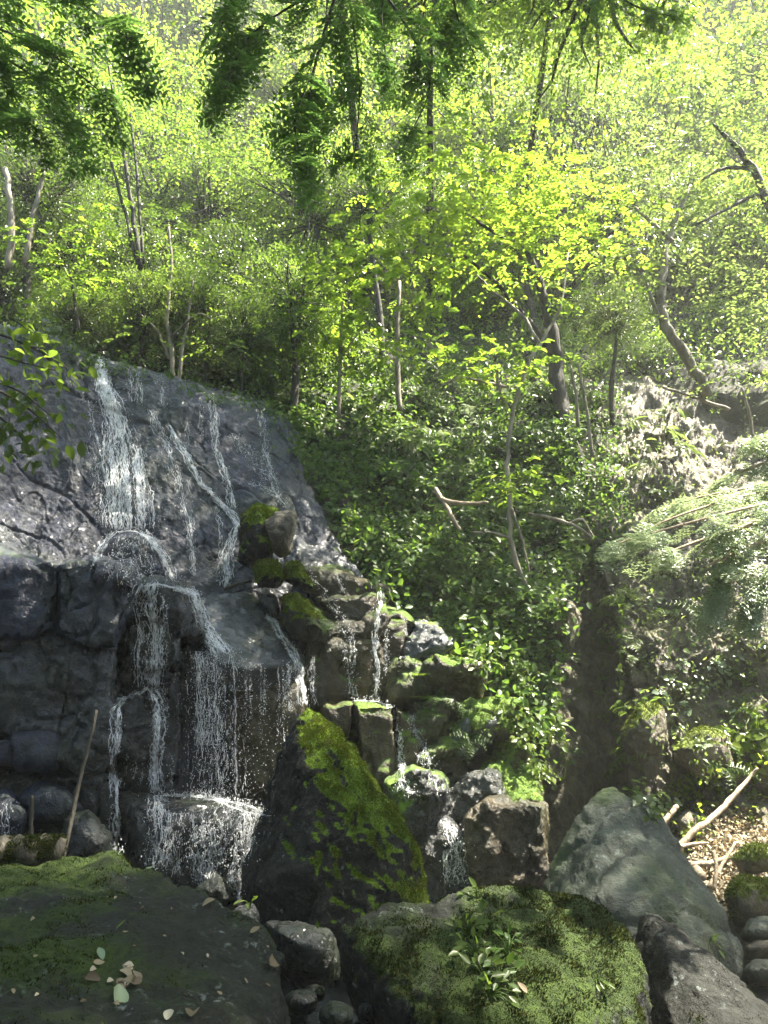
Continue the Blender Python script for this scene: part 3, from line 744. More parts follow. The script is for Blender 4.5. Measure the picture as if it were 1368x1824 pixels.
for pts, Y, th, mt, lb, ms, tf in [
    ([(742, 1113), (777, 1117), (801, 1148), (777, 1180), (711, 1176), (725, 1135)], 10.9, .9, 'slab', 'wet boulder with a shining white face at the top right of the ledge', moss_up(.75, .2), 0),
    ([(703, 1180), (775, 1182), (770, 1232), (735, 1250), (695, 1248)], 10.6, .8, 'brown', 'dark greenish block under the shining wet boulder', gm, 0),
    ([(770, 1190), (800, 1176), (850, 1180), (858, 1205), (845, 1250), (790, 1255)], 10.5, .9, 'brown', 'tilted brown block with a sunlit mossy crown', moss_up(.3, .3), 1500),
    ([(815, 1165), (850, 1170), (862, 1200), (830, 1210)], 10.6, .6, 'brown', 'small bright-mossed stone on top of the tilted brown block', moss_up(-.2, .3), 2000),
    ([(832, 1255), (870, 1242), (925, 1250), (942, 1300), (900, 1320), (850, 1300)], 10.2, .8, 'brown', 'brightly sunlit yellow-green mossy slab above the brown block', moss_up(-.3, .3), 4000),
    ([(808, 1315), (835, 1284), (868, 1290), (860, 1330), (820, 1345)], 10.0, .6, 'slab', 'wet stone with a white glint left of the sunlit mossy slab', moss_up(.5, .3), 600),
    ([(890, 1325), (935, 1320), (948, 1355), (910, 1375), (885, 1360)], 9.95, .5, 'brown', 'sunlit mossy stone below the yellow-green slab', moss_up(-.1, .3), 2500),
    ([(870, 1375), (900, 1358), (955, 1370), (962, 1430), (900, 1440), (868, 1420)], 9.85, .7, 'brown', 'half-shaded mossy boulder on top of the brown block', moss_up(.0, .3), 2500),
    ([(845, 1470), (875, 1436), (960, 1440), (966, 1560), (930, 1600), (850, 1590)], 9.6, 1.1, 'brown', 'big upright brown block with a ribbed face behind the mossy foreground boulder', None, 0),
    ([(700, 1400), (735, 1378), (780, 1390), (795, 1440), (775, 1490), (720, 1500), (698, 1450)], 9.5, .9, 'dark', 'rounded olive-black boulder under the right trickle', gm, 0),
    ([(790, 1420), (820, 1385), (875, 1378), (890, 1420), (850, 1465), (800, 1465)], 9.7, .8, 'dark', 'black wet boulder left of the half-shaded mossy boulder', None, 0),
    ([(770, 1300), (820, 1330), (815, 1390), (770, 1395), (745, 1350)], 10.2, .8, 'brown', 'dark mossy rock between the trickle and the glinting stone', gm, 0),
    ([(740, 1250), (800, 1250), (830, 1290), (790, 1330), (745, 1310)], 10.4, .8, 'brown', 'dark green rock under the tilted brown block', gm, 0),
    ([(720, 1490), (790, 1470), (850, 1500), (840, 1600), (730, 1610)], 9.3, .8, 'dark', 'wet dark rock that the lowest right trickle spreads over', None, 0),
    ([(985, 1085), (1010, 1080), (1035, 1105), (1020, 1155), (1000, 1160), (985, 1120)], 11.6, .8, 'gully', 'ochre rock nose hanging at the head of the shaded gully', None, 0),
    ]:
    grow = [(sum(p[0] for p in pts) / len(pts), sum(p[1] for p in pts) / len(pts))] * len(pts)
    pts = [(c[0] + (p[0] - c[0]) * 1.16 + random.uniform(-4, 4), c[1] + (p[1] - c[1]) * 1.12 + random.uniform(-4, 4), Y + random.uniform(-.25, .25)) for p, c in zip(pts, grow)]
    rock('boulder' if 'boulder' in lb else 'rock', outline(pts, Y, th * 1.3, flat=True), M[mt], lb, 'boulder' if 'boulder' in lb else 'rock', vox=.026, smooth=1, layers=[('fbm', .09, 1.1), ('crack', .05, 1.6), ('crack', .02, 3.5), ('ridge', .02, 5), ('fbm', .008, 16)], moss=ms, tufts=tf, tl=.022)

# right side stones on the litter slope
for pts, Y, th, mt, lb, ms, tf in [
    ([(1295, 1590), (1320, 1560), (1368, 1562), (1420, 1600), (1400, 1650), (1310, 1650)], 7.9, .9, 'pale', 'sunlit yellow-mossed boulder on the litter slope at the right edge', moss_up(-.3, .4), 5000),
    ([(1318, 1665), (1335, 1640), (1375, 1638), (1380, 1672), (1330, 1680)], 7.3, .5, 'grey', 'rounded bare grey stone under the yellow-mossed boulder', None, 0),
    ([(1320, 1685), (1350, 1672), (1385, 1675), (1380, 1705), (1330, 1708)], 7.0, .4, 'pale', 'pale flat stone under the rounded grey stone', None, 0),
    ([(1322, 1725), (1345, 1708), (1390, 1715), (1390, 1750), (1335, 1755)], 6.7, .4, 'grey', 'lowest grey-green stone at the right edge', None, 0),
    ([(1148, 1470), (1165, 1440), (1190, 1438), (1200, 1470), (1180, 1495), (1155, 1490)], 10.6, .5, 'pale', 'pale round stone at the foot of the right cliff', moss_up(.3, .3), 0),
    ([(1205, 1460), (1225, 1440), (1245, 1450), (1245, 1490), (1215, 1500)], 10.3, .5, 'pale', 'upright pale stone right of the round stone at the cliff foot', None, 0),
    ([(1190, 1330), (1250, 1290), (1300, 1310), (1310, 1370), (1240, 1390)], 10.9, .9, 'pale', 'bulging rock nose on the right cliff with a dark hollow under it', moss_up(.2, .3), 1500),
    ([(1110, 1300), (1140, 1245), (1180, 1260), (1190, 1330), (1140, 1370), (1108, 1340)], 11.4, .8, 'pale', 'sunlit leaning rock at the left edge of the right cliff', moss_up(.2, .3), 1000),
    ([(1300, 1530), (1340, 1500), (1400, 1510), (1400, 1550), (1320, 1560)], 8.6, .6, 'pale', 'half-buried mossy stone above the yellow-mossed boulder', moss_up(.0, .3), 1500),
    ]:
    rock('boulder' if 'boulder' in lb else 'rock', outline(pts, Y, th), M[mt], lb, 'boulder' if 'boulder' in lb else 'rock', vox=.03, smooth=2, moss=ms, tufts=tf, tl=.03)

# stream water
me = MB(); me.add([(-1.4, 1, .28), (2.2, 1, .28), (2.2, 9.3, .28), (-3.4, 9.3, .28)], quads=[[0, 1, 2, 3]])
tag(me.build('water', M['pool']), 'dark stream water between the boulders', None, None, 'structure')

# ------------------------------------------------------------------ casting onto what is built
bpy.context.view_layer.update()
DG = bpy.context.evaluated_depsgraph_get()
SC = bpy.context.scene
EYE = Vector((0, 0, CAM_Z))
def hit(px, py):
    d = ray(px, py).normalized()
    o, guard = EYE.copy(), 0
    while guard < 4:
        ok, loc, nr, i, ob, mx = SC.ray_cast(DG, o, d)
        if not ok: return None
        if ob.name.startswith('moss'):
            o = loc + d * .01; guard += 1; continue
        if nr.dot(d) > 0: nr = -nr
        return loc, nr, ob.name
    return None
def drop(x, y, z=70):
    ok, loc, nr, i, ob, mx = SC.ray_cast(DG, Vector((x, y, z)), Vector((0, 0, -1)))
    return loc if ok else Vector((x, y, 0))
# ------------------------------------------------------------------ falling water
OCT = (np.array([[1, 0, 0], [-1, 0, 0], [0, 1, 0], [0, -1, 0], [0, 0, 1.5], [0, 0, -1.5]], float),
       np.array([[0, 2, 4], [2, 1, 4], [1, 3, 4], [3, 0, 4], [2, 0, 5], [1, 2, 5], [3, 1, 5], [0, 3, 5]]))
def add_drops(mb, pts, rad):
    pts = np.asarray(pts, float)
    rad = np.broadcast_to(np.asarray(rad, float), (len(pts),))
    v = pts[:, None, :] + OCT[0][None] * rad[:, None, None]
    t = OCT[1][None] + (np.arange(len(pts)) * 6)[:, None, None]
    mb.add(v.reshape(-1, 3), tris=t.reshape(-1, 3), rnd=np.repeat(RNG.random(len(pts)), 6))
def path_at(path, t):
    p = np.array(path, float)
    seg = np.linalg.norm(np.diff(p[:, :2], axis=0), axis=1)
    c = np.concatenate([[0], np.cumsum(seg)]) / seg.sum()
    return np.stack([np.interp(t, c, p[:, k]) for k in range(p.shape[1])], -1), seg.sum()
def add_streaks(mb, path, n, wpx=1.0, ln=(20, 90), drops=0, Yfix=None, wig=1.1, spread=None, lift=.03):
    """streaks of water down a path (px, py, half width px); clings to what it runs over, or falls free at depth Yfix"""
    _, L = path_at(path, np.array([0.0]))
    ln = (ln[0] * .7, ln[1] * (.55 if Yfix is not None else .9)); n = int(n * 1.35)
    lanes = [(random.uniform(-1, 1), random.uniform(.03, .12)) for _ in range(7)]
    for k in range(n):
        l = (ln[0] + (ln[1] - ln[0]) * random.random() ** 2) / L
        t0 = random.uniform(-.3 * l, 1 - .3 * l)
        ts = np.arange(max(t0, 0), min(t0 + l, 1), 3.5 / L)
        if len(ts) < 2: continue
        c, _ = path_at(path, ts)
        la = random.choice(lanes)
        u = max(-1.25, min(1.25, random.gauss(*la) if random.random() < .7 else random.gauss(0, .75)))
        ph, fr = random.random() * 6, random.uniform(.06, .22)
        xs = c[:, 0] + u * c[:, 2] + wig * np.sin(ph + fr * np.arange(len(ts)) * 5) + RNG.normal(0, .5, len(ts))
        pts, run = [], []
        for x, y in zip(xs, c[:, 1]):
            if Yfix is not None:
                p = P(x, y, Yfix + random.gauss(0, .01))
            else:
                h = hit(x, y)
                if h is None: p = None
                else: p = h[0] + h[1] * lift
                if p is not None and run and abs(p.y - run[-1].y) > .35:
                    pts.append(run); run = []
            if p is not None: run.append(p)
        pts.append(run)
        for r in pts:
            if len(r) < 2: continue
            a = np.array([tuple(q) for q in r])
            m = len(a)
            w = wpx * .0031 * random.uniform(.3, 1.6) * (np.abs(a[:, 1]) / 10.5)
            w = w * (.35 + .9 * RNG.random(m)) * np.clip(np.minimum(np.arange(m), np.arange(m)[::-1]) * .5 + .3, 0, 1)
            mb.tube(a, w, 4)
    drops = int(drops * 1.6)
    if drops:
        t = RNG.random(drops)
        c, _ = path_at(path, t)
        xs = c[:, 0] + RNG.normal(0, .75, drops) * c[:, 2]
        pp = []
        for x, y in zip(xs, c[:, 1] + RNG.normal(0, 3, drops)):
            if Yfix is not None: pp.append(P(x, y, Yfix + random.gauss(0, .12)))
            else:
                h = hit(x, y)
                if h: pp.append(h[0] + h[1] * random.uniform(.02, .10))
        if pp: add_drops(mb, [tuple(q) for q in pp], .0042 * (.4 + 1.1 * RNG.random(len(pp)) ** 2))
def fall(label, build):
    mb = MB(); build(mb)
    tag(mb.build('waterfall', M['water']), label, None, 'cascades of the waterfall', 'structure')

def main_fall(mb):
    add_streaks(mb, [(176, 640, 5), (178, 656, 8), (190, 700, 14), (210, 750, 20), (224, 810, 32), (228, 880, 36), (230, 945, 36)], 560, 1.3, (15, 80), 1300)
    add_streaks(mb, [(176, 638, 4), (178, 654, 6), (190, 700, 9), (206, 745, 10), (216, 780, 14)], 160, 1.5, (12, 40), 100)
    add_streaks(mb, [(205, 800, 12), (206, 860, 10), (212, 945, 12)], 130, 1.3, (15, 60), 200)
    add_streaks(mb, [(248, 800, 10), (250, 860, 9), (254, 945, 9)], 110, 1.3, (15, 60), 200)
    add_streaks(mb, [(215, 948, 8), (245, 950, 6), (268, 962, 7), (288, 990, 7), (302, 1020, 9), (312, 1036, 8)], 190, 1.3, (12, 40), 400)
    add_streaks(mb, [(205, 948, 6), (192, 958, 6), (178, 980, 6), (170, 1006, 4)], 70, 1.1, (10, 36), 150)
    for x in range(190, 300, 10):
        add_streaks(mb, [(x * .6 + 92, 955, 6), (x, 1035, 8)], 9, .9, (8, 28), 60)
fall('broad main cascade that runs down the wall and fans over a rounded knob', main_fall)
fall('thin speckled side stream left of the main cascade', lambda mb: add_streaks(mb, [(158, 715, 8), (166, 777, 9), (178, 842, 12), (182, 932, 9)], 75, .9, (8, 30), 420))
def second(mb):
    add_streaks(mb, [(266, 731, 7), (287, 777, 8), (307, 834, 9), (323, 899, 6), (336, 948, 5), (344, 1030, 4)], 130, .9, (10, 45), 420)
    add_streaks(mb, [(230, 662, 5), (232, 719, 4)], 14, .8, (10, 40), 50)
    add_streaks(mb, [(246, 662, 6), (247, 722, 7)], 24, .9, (10, 40), 80)
    add_streaks(mb, [(288, 674, 7), (290, 725, 6)], 12, .8, (8, 24), 90)
fall('thin veil of water right of the main cascade', second)
def third(mb):
    add_streaks(mb, [(300, 758, 4), (319, 793, 6), (340, 830, 6), (356, 862, 4), (377, 879, 5), (393, 899, 5), (409, 912, 6), (422, 936, 6), (413, 965, 7), (403, 993, 9), (409, 1030, 8), (399, 1048, 8)], 330, 1.3, (12, 50), 300)
    add_streaks(mb, [(384, 905, 3), (392, 940, 4), (396, 1000, 5), (390, 1040, 7)], 40, .9, (10, 40), 80)
    add_streaks(mb, [(335, 850, 3), (340, 900, 3), (345, 1000, 3)], 14, .8, (10, 40), 60)
fall('narrow bright cascade that runs down a crack to the square boulder', third)
fall('thin stream that joins the crack from above', lambda mb: add_streaks(mb, [(377, 705, 6), (381, 752, 7), (383, 801, 5), (399, 842, 6), (409, 875, 7), (413, 907, 6)], 120, 1.0, (10, 45), 320))
def fifth(mb):
    add_streaks(mb, [(463, 731, 5), (471, 777, 6), (474, 826, 6), (483, 850, 6), (495, 883, 6), (506, 903, 5)], 80, .9, (8, 36), 320)
    add_streaks(mb, [(415, 777, 8), (445, 810, 14), (480, 860, 12)], 50, .8, (5, 16), 420)
    add_streaks(mb, [(440, 862, 5), (470, 870, 8), (500, 890, 6)], 36, .8, (6, 20), 120)
    add_streaks(mb, [(356, 715, 4), (358, 785, 5)], 10, .7, (8, 24), 60)
    add_streaks(mb, [(332, 752, 4), (334, 810, 5)], 10, .7, (8, 24), 60)
fall('speckled veil of spray at the right end of the wall', fifth)
def low_left(mb):
    add_streaks(mb, [(262, 1040, 16), (256, 1056, 20), (262, 1094, 16), (270, 1123, 18), (268, 1164, 22), (264, 1222, 18)], 420, 1.25, (10, 50), 700)
    add_streaks(mb, [(262, 1222, 8), (246, 1235, 6), (217, 1246, 6), (204, 1266, 8), (203, 1307, 8), (201, 1348, 7), (201, 1401, 6), (203, 1450, 7), (209, 1525, 7)], 260, 1.2, (10, 70), 260)
    add_streaks(mb, [(270, 1225, 8), (282, 1250, 9), (283, 1300, 10), (278, 1340, 10), (279, 1410, 11)], 210, 1.15, (10, 60), 420)
    add_streaks(mb, [(292, 1060, 4), (294, 1140, 6), (293, 1280, 6)], 40, .8, (10, 36), 200)
    for x, a, b in ((225, 1330, 1400), (240, 1345, 1400), (255, 1330, 1405), (306, 1345, 1405)):
        add_streaks(mb, [(x + 3, a, 2), (x - 4, b, 2)], 8, .8, (8, 26), 20)
fall('left lower cascade that splits in two around a dark knob', low_left)
def low_mid(mb):
    add_streaks(mb, [(320, 1048, 10), (345, 1062, 9), (360, 1106, 10), (377, 1139, 16), (392, 1168, 24)], 330, 1.3, (10, 50), 400)
    add_streaks(mb, [(255, 1046, 6), (287, 1041, 5), (328, 1053, 5), (350, 1062, 5)], 90, 1.2, (8, 30), 120)
    add_streaks(mb, [(384, 1160, 36), (384, 1200, 40), (384, 1260, 42), (386, 1330, 40), (386, 1420, 42)], 330, .95, (10, 60), 1700, Yfix=9.45)
    add_streaks(mb, [(362, 1160, 16), (366, 1230, 18), (366, 1330, 18)], 160, 1.0, (10, 60), 500, Yfix=9.4)
    for x in (438, 446, 465, 472, 496, 505, 515):
        add_streaks(mb, [(x, 1178 + random.uniform(0, 12), 2), (x + random.uniform(-3, 3), 1310 + random.uniform(-50, 30), 3)], 12, .8, (8, 40), 55, Yfix=9.7)
    add_streaks(mb, [(480, 1200, 40), (480, 1420, 40)], 0, .8, (8, 40), 330, Yfix=9.8)
fall('middle cascade that breaks into falling strings of drops below the slab', low_mid)
def low_right(mb):
    add_streaks(mb, [(477, 1096, 4), (487, 1116, 5), (497, 1135, 6), (520, 1164, 6), (530, 1196, 6), (536, 1258, 6)], 220, 1.2, (10, 40), 220, lift=.05)
    add_streaks(mb, [(516, 1180, 4), (510, 1250, 5)], 20, .8, (8, 40), 80, Yfix=9.7)
fall('small cascade along the right edge of the blue-grey slab', low_right)
def foot(mb):
    add_streaks(mb, [(290, 1415, 20), (340, 1420, 20), (400, 1430, 22), (460, 1455, 22)], 210, 1.1, (8, 30), 900)
    add_streaks(mb, [(280, 1420, 14), (290, 1480, 20), (285, 1545, 18)], 180, 1.1, (8, 40), 500)
    add_streaks(mb, [(375, 1470, 20), (372, 1520, 18), (365, 1570, 16)], 170, 1.1, (8, 40), 420)
    add_streaks(mb, [(440, 1450, 16), (430, 1500, 18), (412, 1560, 14), (428, 1600, 6)], 230, 1.1, (8, 40), 420)
    add_streaks(mb, [(330, 1450, 30), (330, 1560, 40)], 110, .9, (8, 30), 500)
    add_streaks(mb, [(415, 1440, 40), (400, 1540, 40)], 130, .9, (8, 30), 500)
    add_streaks(mb, [(10, 1430, 10), (12, 1490, 8)], 25, .9, (8, 30), 60)
fall('white splashing water at the foot of the fall', foot)
def trickles(mb):
    add_streaks(mb, [(674, 1050, 7), (677, 1086, 5), (669, 1116, 4), (666, 1144, 4), (670, 1186, 4), (670, 1250, 4)], 120, 1.1, (10, 40), 160, lift=.05)
    add_streaks(mb, [(686, 1120, 5), (687, 1200, 5)], 20, .8, (8, 30), 100, lift=.05)
    add_streaks(mb, [(711, 1091, 2), (718, 1110, 2), (719, 1134, 2)], 14, .9, (8, 24), 10, lift=.05)
    add_streaks(mb, [(620, 1116, 7), (625, 1170, 8), (630, 1240, 8)], 36, .8, (8, 30), 240, lift=.05)
    add_streaks(mb, [(560, 1175, 3), (558, 1213, 4), (563, 1255, 4)], 40, .9, (8, 30), 60, lift=.05)
    add_streaks(mb, [(545, 1010, 3), (575, 1050, 5), (600, 1090, 6), (620, 1110, 4)], 34, .7, (6, 20), 100)
    add_streaks(mb, [(600, 1030, 2), (618, 1064, 3)], 12, .7, (6, 20), 20)
    add_streaks(mb, [(628, 1251, 4), (670, 1253, 4), (706, 1264, 4)], 50, 1.0, (8, 24), 160)
fall('thin trickles down the olive ledge right of the fall', trickles)
def lowest(mb):
    add_streaks(mb, [(704, 1266, 4), (710, 1300, 4), (714, 1346, 4), (722, 1405, 5)], 80, 1.1, (8, 36), 120, lift=.05)
    add_streaks(mb, [(729, 1278, 4), (746, 1310, 7), (760, 1365, 9)], 60, .9, (8, 30), 220, lift=.05)
    add_streaks(mb, [(712, 1403, 8), (738, 1414, 8)], 30, 1.0, (6, 18), 100)
    add_streaks(mb, [(765, 1378, 6), (776, 1398, 8), (782, 1410, 6)], 30, .9, (6, 18), 60)
    add_streaks(mb, [(790, 1462, 6), (806, 1486, 12), (818, 1512, 15), (815, 1575, 18)], 150, 1.0, (8, 30), 300)
    add_streaks(mb, [(795, 1510, 3), (797, 1578, 4)], 36, 1.1, (10, 40), 20)
fall('lowest right trickle that spreads over a dark rock behind the foreground boulder', lowest)
# ------------------------------------------------------------------ plants
def in_poly(poly, x, y):
    c = False
    for i in range(len(poly)):
        (x1, y1), (x2, y2) = poly[i - 1], poly[i]
        if (y1 > y) != (y2 > y) and x < (x2 - x1) * (y - y1) / (y2 - y1) + x1: c = not c
    return c
def surf(poly, n, names=None):
    xs = [p[0] for p in poly]; ys = [p[1] for p in poly]
    out, tries = [], 0
    while len(out) < n and tries < n * 12:
        tries += 1
        x, y = random.uniform(min(xs), max(xs)), random.uniform(min(ys), max(ys))
        if not in_poly(poly, x, y): continue
        h = hit(x, y)
        if h is None or (names and not h[2].startswith(names)): continue
        out.append(h)
    return out
BANK = [(505, 740), (560, 660), (760, 650), (1000, 690), (1040, 860), (1020, 1080), (980, 1150), (980, 1300), (950, 1330), (920, 1240), (860, 1180), (790, 1110), (690, 1070), (620, 990), (560, 880), (515, 800)]
CLIFFR = [(1030, 640), (1368, 640), (1368, 1330), (1210, 1430), (1120, 1330), (1180, 1200), (1090, 1060), (1050, 900)]
TOPL = [(0, 470), (60, 600), (180, 640), (340, 670), (500, 735), (560, 700), (600, 600), (560, 480), (200, 440)]
HILL = [(0, 60), (1368, 60), (1368, 690), (1000, 700), (560, 690), (500, 730), (340, 670), (0, 590)]

def scatter_cover(name, label, poly, n_sites, per, spread, size, mat, width=.55, tmpl=L4, names=None, up=.55, lift=.10, group=None):
    sites = surf(poly, n_sites, names)
    mb = MB()
    for loc, nr, _ in sites:
        k = max(2, int(per * random.uniform(.5, 1.5)))
        nrm = np.array(nr); c = np.array(loc)
        off = RNG.normal(0, spread, (k, 3)); off -= nrm * (off @ nrm)[:, None] * .6
        pos = c + off + nrm * np.abs(RNG.normal(0, lift, (k, 1)))
        face = nrm * .6 + np.array([0, 0, up]) + .45 * rand_unit(k)
        d = nrm * .5 + np.array([0, 0, -.25]) + .9 * rand_unit(k)
        y = max(1.0, c[1]) / 13
        mb.leaves(pos, d, face, size * (.5 + RNG.random(k)), tmpl, width)
    return tag(mb.build(name, mat), label, None, group, 'stuff')

scatter_cover('undergrowth', 'dense small-leaved undergrowth clinging to the bank right of the fall', BANK, 1100, 17, .16, .10, M['leaf_u'], .65, L6)
scatter_cover('undergrowth', 'bushy undergrowth on the brink above the waterfall', TOPL, 700, 26, .28, .085, M['leaf_d'], names=('hill', 'bank', 'cliff'))
scatter_cover('undergrowth', 'leafy growth choking the upper end of the gully', [(985, 690), (1110, 690), (1100, 960), (1075, 1040), (1000, 1040)], 300, 18, .2, .1, M['leaf_u'])
scatter_cover('undergrowth', 'sparse sunlit plants and leaves on the broken right cliff', CLIFFR, 260, 10, .11, .075, M['leaf_p'])
scatter_cover('undergrowth', 'leafy undergrowth on the wooded hillside', HILL, 2400, 24, .5, .11, M['leaf_g'], names=('hill', 'bank'), lift=.35)
scatter_cover('leaf_litter', 'pale dry leaf litter on the sunlit slope', [(1130, 1440), (1368, 1390), (1368, 1720), (1320, 1640), (1230, 1530)], 900, 6, .08, .06, M['dry'], names=('slope',), lift=.012, up=1.2)
scatter_cover('undergrowth', 'low green weeds among the litter at the right edge', [(1180, 1400), (1368, 1290), (1368, 1480), (1280, 1450), (1210, 1500)], 60, 10, .1, .08, M['leaf_y'])

scatter_cover('undergrowth', 'trailing leaves that hang over the lip of the wall', [(40, 592), (180, 636), (340, 672), (490, 724), (530, 790), (500, 770), (340, 700), (180, 666), (60, 628)], 90, 12, .09, .08, M['leaf_u'], lift=.06)
# single leafy plants, several kinds
def plant_mesh(kind):
    mb = MB()
    if kind == 0:      # small bushy herb
        for s in range(7):
            a = random.random() * 6.28; l = random.uniform(.18, .38)
            tip = np.array([math.cos(a) * l * .7, math.sin(a) * l * .7, l * .8])
            pts = np.array([[0, 0, 0], tip * .5 + [0, 0, .05], tip])
            mb.tube(pts, [.006, .005, .003], 4, .2)
            k = 7
            t = np.linspace(.35, 1, k)[:, None]
            d = rand_unit(k); d[:, 2] *= .3
            mb.leaves(tip * t + [0, 0, .02], d, np.array([0, 0, 1.0]) + .4 * rand_unit(k), .10 * (.7 + .6 * RNG.random(k)), L6, .6)
    elif kind == 1:    # arching fronds
        for s in range(9):
            a = random.random() * 6.28; l = random.uniform(.35, .6)
            t = np.linspace(0, 1, 9)
            arc = np.stack([np.cos(a) * l * t, np.sin(a) * l * t, l * (.9 * t - .95 * t * t)], -1)
            mb.tube(arc, np.linspace(.005, .002, 9), 3, .2)
            sd = np.array([-math.sin(a), math.cos(a), 0])
            for sg in (1, -1):
                pos = arc[1:].repeat(2, 0)[:14]
                dd = sd * sg + np.array([math.cos(a), math.sin(a), -.2]) * .4
                mb.leaves(pos, np.repeat(dd[None], 14, 0) + .1 * rand_unit(14), np.array([0, 0, 1.0]) + .2 * rand_unit(14), np.linspace(.12, .03, 14), L4, .32)
    else:              # low spreading leaves
        for s in range(26):
            a = random.random() * 6.28; r = random.uniform(.03, .3)
            mb.leaves(np.array([[math.cos(a) * r, math.sin(a) * r, random.uniform(.02, .2)]]), np.array([[math.cos(a), math.sin(a), -.2]]) + .3 * rand_unit(1), np.array([[0, 0, 1.0]]) + .4 * rand_unit(1), random.uniform(.07, .14), L6, .7)
        for s in range(6):
            a = random.random() * 6.28; r = .25
            mb.tube(np.array([[0, 0, 0], [math.cos(a) * r * .5, math.sin(a) * r * .5, .1], [math.cos(a) * r, math.sin(a) * r, .12]]), .004, 3, .1)
    return mb.mesh('plant')
PM = [plant_mesh(k) for k in (0, 0, 1, 1, 2, 2)]
def put_plants(name, label, cat, group, sites, kinds, mat, sc=(.7, 1.3)):
    for loc, nr, _ in sites:
        k = random.choice(kinds)
        if (k, mat.name) not in PMM:
            me = PM[k].copy(); me.materials.append(mat); PMM[(k, mat.name)] = me
        o = link(name, PMM[(k, mat.name)], None, None, loc)
        q = (nr * .6 + Vector((0, 0, .7))).to_track_quat('Z', 'Y')
        o.rotation_euler = (q @ Matrix.Rotation(random.random() * 6.28, 3, 'Z').to_quaternion()).to_euler()
        s = random.uniform(*sc); o.scale = (s, s, s)
        tag(o, label, cat, group)
PMM = {}
put_plants('plant', 'small green leafy plant growing on the bank right of the fall', 'plant', 'leafy plants on the bank', surf(BANK, 130), [0, 4, 5, 1], M['leaf_u'], (.7, 1.4))
put_plants('fern', 'arching green fern growing on the bank right of the fall', 'fern', 'ferns on the bank', surf([(720, 900), (1000, 860), (980, 1150), (860, 1150), (760, 1060)], 34), [2, 3], M['leaf_u'], (.8, 1.3))
put_plants('shrub', 'dark leafy shrub on the brink above the wall', 'shrub', 'shrubs on the brink above the fall', surf(TOPL, 60), [0, 1, 4], M['leaf_d'], (1.2, 2.6))
put_plants('plant', 'sunlit pale leafy plant rooted in the right cliff', 'plant', 'plants on the right cliff', surf(CLIFFR, 22), [0, 1, 4, 5], M['leaf_p'], (.6, 1.3))
put_plants('fern', 'hanging fern tuft on the right cliff', 'fern', 'ferns on the right cliff', surf(CLIFFR, 16), [2, 3], M['leaf_g'], (.7, 1.3))
put_plants('fern', 'fern hanging over the rim of the shaded gully', 'fern', 'ferns on the gully rim', surf([(1070, 1050), (1110, 1060), (1150, 1200), (1125, 1330), (1170, 1450), (1150, 1450), (1100, 1330), (1120, 1200)], 16), [2, 3, 5], M['leaf_g'], (.6, 1.1))
put_plants('plant', 'small plant rooted in the wall of the shaded gully', 'plant', 'plants in the gully', surf([(990, 1100), (1100, 1080), (1110, 1400), (1000, 1400)], 12, ('gully',)), [0, 4], M['leaf_u'], (.4, .8))
put_plants('plant', 'bright green plant on the sunlit mossy rocks beside the bank foot', 'plant', 'plants on the sunlit rocks', surf([(840, 1180), (960, 1160), (990, 1400), (940, 1380), (900, 1260)], 34), [0, 4, 5], M['leaf_y'], (.4, .8))
put_plants('fern', 'small fern sprouting from the dark wet rocks', 'fern', 'ferns on the dark wet rocks', surf([(750, 1190), (830, 1200), (850, 1330), (780, 1350)], 7), [2, 3], M['leaf_u'], (.4, .7))
put_plants('plant', 'leafy green plant beside the dry branches at the right edge', 'plant', 'plants by the dry branches', surf([(1310, 1280), (1368, 1270), (1368, 1440), (1320, 1400)], 4), [0, 1, 4], M['leaf_y'], (1.0, 1.8))
put_plants('grass_tuft', 'short tuft of wiry grass hanging from the mossy stones in the fall', 'grass tuft', 'grass tufts in the fall', surf([(530, 1040), (560, 1045), (600, 1150), (580, 1160)], 6), [2], M['leaf_u'], (.3, .5))

# ------------------------------------------------------------------ trees
def crown_mesh(seed, nclump, per, lsize, flat=.55, tmpl=L4, width=.5, csize=.17, droop=.25):
    rng = np.random.default_rng(seed)
    c = rng.normal(size=(nclump, 3)); c /= np.linalg.norm(c, axis=1)[:, None]
    c *= (rng.random((nclump, 1)) ** .5) * rng.uniform(.75, 1.3, (nclump, 1))
    c[:, 2] *= flat * 1.35
    pos, d, nm = [], [], []
    for k in range(nclump):
        m = int(per * rng.uniform(.5, 1.5))
        o = rng.normal(size=(m, 3)) * np.array([1, 1, .42]) * csize * rng.uniform(.6, 1.4)
        o[:, 2] -= droop * (o[:, 0] ** 2 + o[:, 1] ** 2) / csize
        pos.append(c[k] + o)
        out = o + c[k] * .15
        dd = out / (np.linalg.norm(out, axis=1)[:, None] + 1e-6) + .7 * rng.normal(size=(m, 3)) + np.array([0, 0, -.25])
        d.append(dd)
        n0 = np.array([0, 0, 1.0]) + .55 * rng.normal(size=(m, 3))
        nm.append(n0)
    pos = np.concatenate(pos); d = np.concatenate(d); nm = np.concatenate(nm)
    v, t = leaf_cloud(pos, d, nm, lsize * (.6 + .8 * rng.random(len(pos))), tmpl, width)
    me = make_mesh('crown', v, tris=t, attrs={'rnd': np.repeat(rng.random(len(pos)), len(tmpl[0]))})
    mb = MB()
    for k in range(nclump):
        a = np.array([0, 0, -.55 * flat]) * (1 if k % 3 else .4)
        mid = (a + c[k]) * .5 + rng.normal(size=3) * .07
        pts = np.array([a, (a + mid) / 2 + rng.normal(size=3) * .02, mid, (mid + c[k]) / 2 + rng.normal(size=3) * .03, c[k]])
        mb.tube(pts, np.array([.022, .017, .013, .009, .004]), 5)
    return me, mb.mesh('branches')
CR = {}
